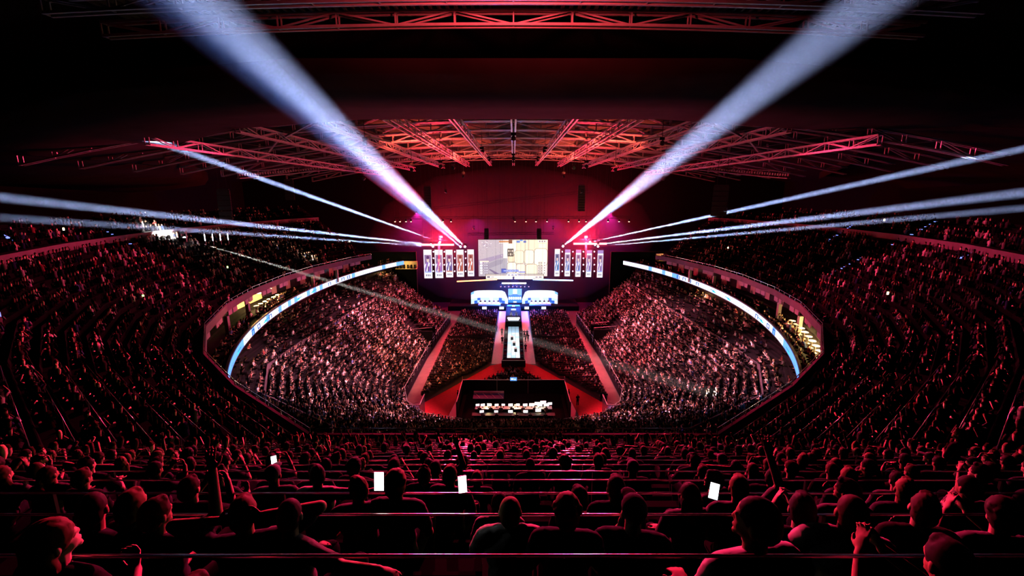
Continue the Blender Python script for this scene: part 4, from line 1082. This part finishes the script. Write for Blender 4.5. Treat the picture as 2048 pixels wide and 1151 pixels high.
hero(205, 1, 'turned', 'cropped', -20, 'spectator with a large round lit face at the lower left', 1.02)
hero(262, 1, 'chin', 'short', -15, 'spectator with bent wrist beside the large round lit face', 1.0)
hero(330, 1, 'raised', 'short', -10, 'spectator lifting one lit forearm at the lower left', .98)
hero(118, .2, 'tilted', 'long', -10, 'long haired spectator with an arm hanging at the lower left corner', 1.0)
hero(395, 0, 'sidearm', 'short', -40, 'spectator stretching a pink lit forearm sideways at the lower left', .98, -.2)
hero(628, 0, 'hunched', 'cropped', 0, 'low hunched spectator at the bottom edge left of the middle', .9, -.35)
hero(1415, 0, 'hunched', 'short', 0, 'low head at the bottom edge left of the largest man', .9, -.30)
hero(440, 3, 'tilted', 'short', -10, 'spectator behind the one with spread elbows, looking down', 1.0)
hero(390, 2, 'phone', 'short', 0, 'spectator holding a dim phone left of the spread elbows', 1.0)
hero(548, 5, 'phone', 'short', 5, 'small spectator holding up a lit phone at the left end of the middle block', 1.0)
# a standing adult on the right flank
p = row_pos(6, 1908); taken.setdefault(6, []).append(p.x); p.z += .42; p.y += .05
person('stand_fold', 'short', p, R(25), 'standing spectator with folded arms, upright among the seated crowd on the right', scale=1.0)

def phone_at(px, py, dist, sz, rz, rx, lab, parts=True):
    d = ray(px, py).normalized(); q = Vector((0, 0, CZ)) + d*dist
    t = thing('phone', lab, 'phone', q); t.rotation_euler = (R(rx), 0, R(rz))
    b = MB(); b.box((0, .006, 0), (sz*.5+.006, .008, sz+.006)); b.build('phone_case', 'blackmetal', t)
    b = MB(); b.box((0, 0, 0), (sz*.5, .003, sz)); b.build('display', 'phone', t)
phone_at(758, 962, 3.9, .14, 0, -10, 'brightest glowing phone held up in the crowd, left of the middle')
phone_at(925, 968, 3.75, .12, 15, -15, 'second glowing phone, nearer the middle of the rows')
phone_at(548, 921, 6.3, .11, 30, -30, 'small lit phone farther back on the left')
phone_at(1428, 981, 3.6, .11, -30, -60, 'tilted phone showing as an arrow shaped glint right of the middle')

for i, (px, py, c_, w_) in enumerate([(290, 612, 'led_green', 'yellow green'), (457, 548, 'led_green', 'green'), (1772, 606, 'lamp_warm', 'pale yellow'), (1455, 506, 'lamp_warm', 'yellow'), (1766, 454, 'lamp_warm', 'warm'), (131, 476, 'lamp_warm', 'orange'), (6, 660, 'led_dim', 'blue'), (700, 492, 'lamp_warm', 'small yellow')]):
    q = hit(px, py); q.z += .95
    t = thing('phone', f'{w_} handheld glint in the upper crowd, {["above the left suites", "beside the follow spot beam", "above the right suites", "above the right ribbon", "high on the right", "high on the left", "at the left edge", "near the left banners"][i]}', 'phone', q)
    b = MB(); b.box((0, .02, 0), (.2, .02, .3)); b.build('phone_case', 'blackmetal', t)
    b = MB(); b.box((0, 0, 0), (.18, .02, .26)); b.build('display', c_, t)

# ------------------------------------------------------------------ individual seated people of the upper stand, nearest rows first
def seats(j, d_hip=.30):
    """seat points along upper row j: (x, y, z, facing angle, facet)"""
    O = offset(EDGE, ROWD*j + d_hip); z = TZ + ROWZ*j - .02 + .45; out = []
    for i in range(len(O)-1):
        a, b = Vector((*O[i], 0)), Vector((*O[i+1], 0)); L = (b-a).length; n = int((L - 1.2)/.54)
        if n < 1: continue
        dr = (b-a).normalized(); nx, ny = dr.y, -dr.x
        for k in range(n):
            p = a + dr*((L - n*.54)/2 + (k+.5)*.54)
            out.append((p.x, p.y, z, math.atan2(nx, -ny), i))
    return out
cands = []
for j in range(0, 20):
    k = 19 - j
    for idx, (x, y, z, a, fct) in enumerate(seats(j)):
        pr = proj((x, y, z + .7))
        if pr is None or not (-80 < pr[0] < 2130 and pr[1] < 1230): continue
        cands.append((math.hypot(x, y), j, k, x, y, z, a, fct, pr))
cands.sort(key=lambda c: c[0])
N_IND = 205; n_ind = 0; used = set(); cnt = {}
for c in cands:
    dist, j, k, x, y, z, a, fct, pr = c
    if dist < 1.6: continue
    cen = fct == 11
    used_key = (j, round(x, 3), round(y, 3))
    # the sparse middle of the nearest rows
    if any(abs(x - tx) < .5 for tx in taken.get(k, [])) and cen: used.add(used_key); continue
    if k <= 3 and 600 < pr[0] < 1560: used.add(used_key); continue
    if k == 0 and pr[0] < 1750 : used.add(used_key); continue
    if 4 <= k <= 6 and 860 < pr[0] < 1350 and rng.random() < .55: used.add(used_key); continue
    if rng.random() < .16: used.add(used_key); continue
    if n_ind >= N_IND: continue
    used.add(used_key)
    side = 'left' if x < 0 else 'right'
    kk = (j, side); cnt[kk] = cnt.get(kk, 0) + 1
    pose = rng.choices(SITTING, [30, 14, 12, 14, 3, 4, 6, 3, 12, 8])[0]; hair = rng.choices(list(HAIR), [34, 22, 16, 10, 8, 10])[0]
    hw = dict(short='short haired', cropped='close cropped', long='long haired', tail='ponytailed', curly='curly haired', cap='cap wearing')[hair]
    pw = dict(lap='sitting upright', turned='looking to one side', tilted='with head tilted', hunched='leaning forward', behind='with hands behind the head', sidearm='with one arm out sideways', phone='with both hands raised to the chest', raised='with one forearm up', chin='with a hand at the chin', clap='with hands together')[pose]
    person(pose, hair, (x, y, z), -a*.8 + rng.uniform(-.2, .2), f'{hw} spectator {pw}, {ordinal(cnt[kk])} {side} of middle, {ordinal(j+1)} row', 'spectators in the near rows of the upper stand', rng.uniform(.93, 1.04))
    n_ind += 1

# staff and guests on the floor
def floor_person(px, py, z, pose, hair, rz, label, scale=1.0):
    q = atz(px, py, z); return person(pose, hair, (q.x, q.y, z + .92*scale), R(rz), label, scale=scale)
for i, (px, py, rz, lb) in enumerate([(1004, 671, 0, 'person in black walking on the left runway strip, farther one'), (1004.5, 688, 10, 'person in blue on the left runway strip, nearer one'), (994, 663, 90, 'person at the outer edge of the left runway strip'),
        (1048.5, 675, 0, 'left one of two people in black standing side by side on the right strip'), (1054, 675, 0, 'right one of two people in black standing side by side on the right strip'),
        (1051, 684, 30, 'person just before the pair on the right runway strip'), (1056, 683, -20, 'person at the outer side of the right runway strip'), (1051, 704, 0, 'person alone nearest to us on the right runway strip')]):
    floor_person(px, py, .03, rng.choice(['stand', 'stand_fold']), 'short', rz, lb)
floor_person(828, 838, .05, 'stand', 'short', 200, 'person in blue standing on the red carpet at its left foot')
floor_person(1243, 822, .05, 'stand_fold', 'short', 160, 'person in light blue beside the right corner pen')
floor_person(1202, 803, .05, 'stand', 'short', 20, 'person in white at the right side aisle, left of two')
floor_person(1211, 805, .05, 'stand', 'cropped', -20, 'person in white at the right side aisle, right of two')
floor_person(916, 802, .05, 'stand', 'short', 90, 'person in black guarding the left wall of the production area')
floor_person(1137, 800, .05, 'stand_fold', 'short', -90, 'person in black outside the right wall of the production area')
floor_person(1155, 811, .05, 'stand', 'short', 10, 'camera operator standing on the right arm of the carpet')
for i, x in enumerate((-4.6, -3.1, -1.7, -.2, 1.3, 2.9, 4.4)):
    person('hunched' if i % 2 else 'lap', ['short', 'cap', 'cropped'][i % 3], (x, 56.9, .97), R(0), f'technician seated at the front control desk, {ordinal(i+1)} from the left', 'technicians at the control desks')
for i, x in enumerate((-4.0, -2.2, .4, 2.2, 4.2)):
    person('lap', ['cropped', 'short', 'cap'][i % 3], (x, 55.0, .97), R(0), f'technician seated at the rear control desk, {ordinal(i+1)} from the left', 'technicians at the control desks')
for s in (-1, 1):
    x0, x1 = (943, 1016) if s < 0 else (1044, 1115)
    a, c = at(x0, 609, 118), at(x1, 580, 118); w = c.x - a.x
    for i in range(5):
        person('hunched', ['short', 'cropped', 'cap'][i % 3], (a.x + w*(.26 + .12*i), 116.8, 1.75), R(180), f"player seated behind the {'left' if s < 0 else 'right'} booth desk, {ordinal(i+1)} from the left", 'players in the booths')
for i, x in enumerate((-.5, .6)):
    person('stand', 'short', (x, 98.6, 3.2), R(180), ['left', 'right'][i] + ' host in red behind the white desk on the runway podium')

# ------------------------------------------------------------------ the mass of the audience: one merged mesh of low figures
def low_variant(arms_up=0, lean=.1, stand=False, turn=0):
    V = []; Fq = []; part = []
    def rings(rs, n, p, cap=True, rot=None):
        b = len(V)
        for (cx, cy, cz, rx, ry) in rs:
            for i in range(n):
                a = 2*math.pi*(i+.5)/n; V.append((cx + rx*math.cos(a), cy + ry*math.sin(a), cz))
        for k in range(len(rs)-1):
            for i in range(n):
                Fq.append((b+k*n+i, b+k*n+(i+1) % n, b+(k+1)*n+(i+1) % n, b+(k+1)*n+i)); part.append(p if not callable(p) else p(k))
        if cap:
            k = len(rs)-1
            for i in range(0, n-2, 2): Fq.append((b+k*n, b+k*n+i+1, b+k*n+i+2, b+k*n+(i+3) % n if i+3 < n else b+k*n)); part.append(p if not callable(p) else p(k))
    ly = lambda z: lean*z
    rings([(0, ly(0), 0, .17, .13), (0, ly(.25), .25, .155, .11), (0, ly(.45), .45, .2, .12), (0, ly(.56), .56, .13, .08)], 6, 2)
    rings([(0, ly(.55)+.01, .55, .05, .05), (0, ly(.65)+.035, .65, .07, .085), (0, ly(.76)+.02, .76, .082, .1), (0, ly(.84)+.01, .84, .06, .075), (0, ly(.87), .87, .015, .02)], 6, lambda k: 0 if k < 2 else 1, cap=False)
    def limb(p, q, r0, r1, pt):
        p, q = Vector(p), Vector(q); d = (q-p).normalized(); up = Vector((0, 0, 1)) if abs(d.z) < .9 else Vector((0, 1, 0)); a = d.cross(up).normalized(); b_ = a.cross(d)
        b = len(V)
        for e, r in ((p, r0), (q, r1)):
            for i in range(4):
                an = math.pi/2*i; V.append(tuple(e + a*r*math.cos(an) + b_*r*math.sin(an)))
        for i in range(4): Fq.append((b+i, b+(i+1) % 4, b+4+(i+1) % 4, b+4+i)); part.append(pt)
        Fq.append((b+4, b+5, b+6, b+7)); part.append(pt)
    for s in (-1, 1):
        shd = (s*.2, ly(.5), .5)
        if arms_up == 2 or (arms_up == 1 and s > 0):
            e = (s*.33, .15, .62); limb(shd, e, .06, .045, 2); limb(e, (s*.2, .25, .88), .045, .04, 0)
        elif arms_up == 3:
            e = (s*.3, .1, .32); limb(shd, e, .06, .045, 2); limb(e, (s*.06, .3, .55), .045, .04, 0)
        else:
            e = (s*.27, .08, .26); limb(shd, e, .06, .045, 2); limb(e, (s*.14, .3, .2), .045, .035, 0)
        if stand: limb((s*.09, 0, .05), (s*.1, .03, -.45), .1, .08, 3)
        else: limb((s*.09, .05, .06), (s*.14, .46, .07), .1, .08, 3)
    V = np.array(V, dtype=np.float32)
    return V, Fq, np.array(part)
VAR = [low_variant(), low_variant(3, .15), low_variant(1), low_variant(0, .35), low_variant(2, .05), low_variant(0, .0)]
people = []          # x,y,z,angle, shirt brightness standing for how lit the block is
def add_p(x, y, z, a, bright=1.0): people.append((x, y, z, a, bright))
for j in range(NU):
    for (x, y, z, a, fct) in seats(j):
        if (j, round(x, 3), round(y, 3)) in used: continue
        if j >= NF and not 9 <= fct <= 13: continue
        if j == 13 or (j > 13 and nrs.rand() < .1): continue
        pr = proj((x, y, z + .5))
        if pr is None or not (-260 < pr[0] < 2300 and -100 < pr[1] < 1300): continue
        if y > 100 or nrs.rand() < .14: continue
        if math.hypot(x, y) < 2.2: continue
        if j < 20 and fct == 11 and (19-j) <= 3: continue
        if (19 - j) < 1 and fct == 11: continue
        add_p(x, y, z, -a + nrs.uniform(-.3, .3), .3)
def fill(P, Q, t0, t1, n, z0, z1, occ, sp=.5, skip=lambda x, y, j: False, f=.45):
    for j in range(n):
        t = t0 + (t1-t0)*(j + f)/n; L = lerp_poly(P, Q, t); z = z0 + (z1-z0)*j/max(1, n-1)
        for i in range(len(L)-1):
            a, b = Vector((*L[i], 0)), Vector((*L[i+1], 0)); l = (b-a).length; m = int((l-.7)/sp)
            if m < 1: continue
            dr = (b-a).normalized()
            for k in range(m):
                p = a + dr*((l-m*sp)/2 + (k+.5)*sp)
                if nrs.rand() > occ or skip(p.x, p.y, j): continue
                add_p(p.x + nrs.uniform(-.06, .06), p.y + nrs.uniform(-.1, .1), z + nrs.uniform(-.05, .16), math.atan2(-dr.y, dr.x)*-1 + nrs.uniform(-.35, .35))
tun = lambda x, y, j: (abs(abs(x)-18) < 2.9 and abs(y-85) < 2.4) or (y > 100 and j > 8)
fill(A_, B_, 0, 1, NL, 1.3+.4, 9.7+.4, .95, .46, tun)
fill(lerp_poly(A_, B_, .025), lerp_poly(A_, B_, 1.025), 0, 1, 1, 1.75, 1.75, 0)
gapm = lambda x, y, j: (int(y) % 13 == 0) or (y < 56 and j > 1 and abs(x) > 24 and nrs.rand() < .5)
fill(B_, C_, 0, 1, NM, 10.65, 12.65, .62, .5, gapm, f=.6)
for s in (-1, 1):                                    # balcony guests
    for r in range(2):
        for y in np.arange(36, 99, .6):
            if nrs.rand() < (.45 if not ((56 < y < 65) if s < 0 else (38 < y < 52)) else .8):
                x = ell(32, 50, 0, 69, y, s) + s*(.7 + r*.8); add_p(x, y, 14.45 + .35*r + .35, s*1.4 + nrs.uniform(-.4, .4))
def inside(x, y, poly):
    c = False; n = len(poly)
    for i in range(n):
        x1, y1 = poly[i]; x2, y2 = poly[(i+1) % n]
        if (y1 > y) != (y2 > y) and x < (x2-x1)*(y-y1)/(y2-y1)+x1: c = not c
    return c
block = [(4.15, 77.2), (13.6, 62.8), (13.7, 84), (13.4, 111.5), (3.9, 111.5)]
ben = MB()
for y in np.arange(62.5, 111.5, .92):
    if 89 < y < 90.6: continue
    for s in (-1, 1):
        xs_ = [x for x in np.arange(4.2, 13.6, .52) if inside(x, y, block)]
        if not xs_: continue
        ben.box((s*(xs_[0]+xs_[-1])/2, y-.02, .42), (xs_[-1]-xs_[0]+.5, .4, .05)); ben.box((s*(xs_[0]+xs_[-1])/2, y-.24, .68), (xs_[-1]-xs_[0]+.5, .04, .42))
        for x in xs_:
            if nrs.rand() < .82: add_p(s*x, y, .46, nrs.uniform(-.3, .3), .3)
for y in np.arange(67.8, 73.6, .85):
    hw = (73.9 - y)*.78
    if hw < .4: continue
    ben.box((0, y-.02, .42), (2*hw, .4, .05)); ben.box((0, y-.24, .68), (2*hw, .04, .42))
    for x in np.arange(-hw+.2, hw, .52):
        if nrs.rand() < .9: add_p(x, y, .46, nrs.uniform(-.3, .3), .5)
tag(ben.build('floor_seating', 'blackmetal'), 'dark linked chairs in straight rows on the arena floor', 'seating', kind='stuff')
for y in np.arange(46, 53, .95):                      # rows behind the production area
    pass
def build_crowd(name, ppl):
    ppl = np.array(ppl, dtype=np.float32); n = len(ppl); var = nrs.choice(len(VAR), n, p=[.4, .16, .08, .2, .03, .13])
    allv = []; lt = []; loops = []; cols = []; base = 0
    skin = np.array([[.55, .36, .27], [.48, .3, .22], [.65, .45, .36], [.32, .18, .12]]); hr = np.array([[.02, .012, .008], [.06, .035, .02], [.15, .09, .05], [.35, .26, .15], [.03, .02, .02]])
    shc = np.array([[.01, .01, .012], [.03, .03, .035], [.08, .08, .1], [.8, .78, .78], [.45, .44, .46], [.25, .06, .06], [.08, .12, .3], [.02, .02, .03], [.6, .58, .5], [.015, .015, .015]])
    for vi, (V, Fq, part) in enumerate(VAR):
        idx = np.where(var == vi)[0]
        if len(idx) == 0: continue
        P = ppl[idx]; c, s_ = np.cos(P[:, 3]), np.sin(P[:, 3]); sc_ = nrs.uniform(.9, 1.06, len(idx)).astype(np.float32)
        X = V[None, :, 0]*sc_[:, None]; Y = V[None, :, 1]*sc_[:, None]; Z = V[None, :, 2]*sc_[:, None]
        # light lift of the cloth hem so that nobody is a copy
        W = np.stack([P[:, 0:1] + c[:, None]*X - s_[:, None]*Y, P[:, 1:2] + s_[:, None]*X + c[:, None]*Y, P[:, 2:3] + Z], -1)
        allv.append(W.reshape(-1, 3))
        fa_ = np.array(Fq); nf = len(fa_)
        L = (fa_[None] + (np.arange(len(idx))*len(V) + base)[:, None, None]).reshape(-1)
        loops.append(L); lt.append(np.full(len(idx)*nf, 4))
        cm = np.zeros((len(idx), 4, 3), dtype=np.float32)
        cm[:, 0] = skin[nrs.choice(4, len(idx), p=[.4, .25, .25, .1])]; cm[:, 1] = hr[nrs.choice(5, len(idx), p=[.3, .3, .2, .1, .1])]
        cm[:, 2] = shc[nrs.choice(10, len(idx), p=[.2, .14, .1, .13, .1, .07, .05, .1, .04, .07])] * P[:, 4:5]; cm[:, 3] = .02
        cm *= nrs.choice([.15, .6, 1.8], len(idx), p=[.4, .35, .25])[:, None, None]  # lit and dim spectators put into skin, hair and cloth colour
        cc = cm[:, part]; cols.append(np.concatenate([cc, np.ones((*cc.shape[:2], 1), dtype=np.float32)], -1).reshape(-1, 4)); base += len(idx)*len(V)
    allv = np.concatenate(allv); loops = np.concatenate(loops).astype(np.int32); lt = np.concatenate(lt).astype(np.int32); cols = np.concatenate(cols).astype(np.float32)
    me = bpy.data.meshes.new(name); me.vertices.add(len(allv)); me.vertices.foreach_set('co', allv.ravel())
    me.loops.add(len(loops)); me.loops.foreach_set('vertex_index', loops)
    me.polygons.add(len(lt)); me.polygons.foreach_set('loop_start', np.concatenate([[0], np.cumsum(lt)[:-1]]).astype(np.int32)); me.polygons.foreach_set('loop_total', lt)
    me.update(calc_edges=True)
    a_ = me.attributes.new('col', 'FLOAT_COLOR', 'FACE'); a_.data.foreach_set('color', cols.ravel())
    me.materials.append(M['crowd']); o = bpy.data.objects.new(name, me); COL.objects.link(o); return o
tag(build_crowd('audience', people), 'thousands of seated spectators filling the stands and floor', 'crowd', kind='stuff')
print('people', len(people), 'individuals', n_ind)

# ------------------------------------------------------------------ lamps that wash the hall, some added for their effect
def wash(loc, tgt, energy, col, size, lab, blend=.8, soft=.25, group='wash lamps'):
    loc, tgt = Vector(loc), Vector(tgt)
    t = thing('wash_light', lab, 'stage light', loc, group=group); rot = (tgt-loc).normalized().to_track_quat('-Z', 'Y').to_matrix()
    b = MB(); b.lathe((0, 0, 0), [(.12, .4), (.22, .25), (.24, .0)], 10, rot=rot); b.build('housing', 'blackmetal', t)
    b = MB(); b.box((0, 0, .55), (.5, .08, .3)); b.bar((0, 0, .5), (0, 0, 2.2), .05); b.bar((0, 0, 2), (0, 0, max(2.1, roof_z(loc.x) - loc.z)), .03); b.build('bracket', 'blackmetal', t)
    lamp('SPOT', 'bulb', loc + (tgt-loc).normalized()*.1, energy, col, t, tgt, size, blend, soft)
for s in (-1, 1):
    sd = 'left' if s < 0 else 'right'
    # red floods by the banners: glow in the haze and rims on every head
    t = thing('flood_light', f'red flood lamp glaring above the {sd} banners', 'stage light', (s*18.2, 114.6, 19.2))
    b = MB(); b.box((0, 0, 0), (.8, .4, .5)); b.build('housing', 'blackmetal', t); b = MB(); b.box((0, -.22, 0), (.7, .04, .4)); b.build('lens', 'led_red', t)
    lamp('POINT', 'bulb', (s*18.2, 113.6, 18.8), L_RED, (1, .015, .05), t, soft=.4)
    wash((s*9, 104, 22), (-s*23, 70, 7), L_WASH*.8, (1, .16, .28), 36, f'pink wash lamp on the {sd} of the wide truss')
    wash((s*4, 76, 35), (s*22, 74, 4), L_WASH, (1, .25, .36), 45, f'pale pink wash lamp over the {sd} lower stand')
    wash((s*4, 60, 35), (s*20.5, 50.5, 5), L_WASH*1.0, (1, .3, .42), 50, f'pale pink wash lamp over the near corner of the {sd} lower stand')
    wash((s*14, 96, 30), (s*20, 88, 6), L_WASH*.35, (1, .12, .2), 60, f'red wash lamp over the stage end of the {sd} lower stand')
    wash((s*9, 58, 33.2), (s*5.5, 8, 25), L_RIM*8, (1, .02, .11), 29, f'red wash lamp over the {sd} half of the near rows')
    wash((s*20, 62, 31.8), (s*46, 34, 20), L_RIM*1.6, (1, .04, .14), 60, f'dim red wash lamp over the {sd} curve of the upper stand')
    [wash((s*xx_, yy_, 33.0), (s*xx_, yy_ + 3, 38), 20000, (1, .10, .06), 125, f'added red uplight among the roof trusses on the {sd}, {w_}') for xx_, yy_, w_ in ((13, 60, 'nearer one'), (9, 84, 'farther one'))]  # uplights added to pick out the truss steel
    wash((s*15, 48, 34.8), (s*14.6, 76, 0), 50000, (1, .34, .06) if s < 0 else (1, .06, .1), 32, f'{"orange" if s < 0 else "red"} wash lamp over the {sd} side aisle')
for s in (-1, 1):
    wash((s*8, 62, 33.2), (s*24, 17, 21), L_RIM*5, (1, .03, .12), 36, f'added red wash lamp over the inner {"left" if s < 0 else "right"} bend of the upper stand')  # added to brighten rows that the side wash misses
wash((0, 46, 35), (0, 60, 0), 14000, (1, .06, .1), 30, 'red wash lamp over the carpet and production area')
wash((0, 80, 35), (0, 93, 0), 34000, (1, .82, .85), 19, 'pale wash lamp over the runway strips')
wash((0, 70, 35), (0, 88, 0), 3000, (.5, .3, .8), 40, 'violet wash lamp over the floor seating')
wash((0, 104, 24), (0, 113, 1), 200000, (.03, .10, 1), 50, 'deep blue wash lamp over the stage centre')
wash((0, 16.5, 36.8), (0, 22, 39), 6000, (1, .06, .08), 150, 'added red uplight in the near roof bay')  # added out of view to redden the near ribs
t = thing('flood_light', 'blue flood lamp at the foot of the stage centre', 'stage light', (0, 113.6, 1.6))
b = MB(); b.box((0, 0, 0), (.8, .3, .4)); b.build('housing', 'blackmetal', t); b = MB(); b.box((0, -.18, 0), (.7, .04, .3)); b.build('lens', 'led_blue', t)
lamp('POINT', 'bulb', (0, 113.2, 2.6), 15000, (.03, .15, 1), t, soft=.3)

wash((0, 115.2, 8.2), (0, 116.5, 0), 9000, (.03, .12, 1), 160, 'added blue wash lamp hidden under the strip screen')  # added to strengthen the blue glow at the stage centre
for s in (-1, 1):
    wash((s*25, 118.5, 25), (s*22, 118.5, 10), 16000, (.9, .02, .4), 150, f'added magenta wash lamp at the {"left" if s < 0 else "right"} end of the stage')  # added to turn the stage sides magenta
    wash((s*10.5, 119.5, 24), (s*9, 119.5, 10), 5000, (.8, .02, .5), 150, f'added violet wash lamp behind the {"left" if s < 0 else "right"} edge of the main screen')  # added to tint the haze behind the screen

# ------------------------------------------------------------------ flat body of haze around the stage, shaped to localise the glow
h = MB(); h.lathe((0, 0, 19), [(.5, -18.5), (20, -16), (33, -8), (38, 0), (33, 8), (20, 15), (.5, 18)], 28); h.v = [(x, 118.2 + y*.15, z) for x, y, z in h.v]; o = h.build('stage_haze', volmat('stage_haze', .007, .1)); tag(o, 'flat body of haze hanging around the stage', 'haze', kind='stuff')

# ------------------------------------------------------------------ sub-parts sit under the part that carries them
CARRY = dict(picture=('frame',), display=('housing', 'phone_case', 'stand'), lens=('head', 'housing'), rail_post=('rail',), rail=('walls',), led_wall=('back_panel',), lamps=('mast',), tube_core=('tube',), grille=('cabinet',), lid=('case_body',), desk_sides=('desk',))
for o in list(COL.objects):
    if o.parent is None or o.type != 'MESH': continue
    base = o.name.split('.')[0]
    for want in CARRY.get(base, ()):
        host = next((c for c in o.parent.children if c.name.split('.')[0] == want), None)
        if host is not None: o.parent = host; break
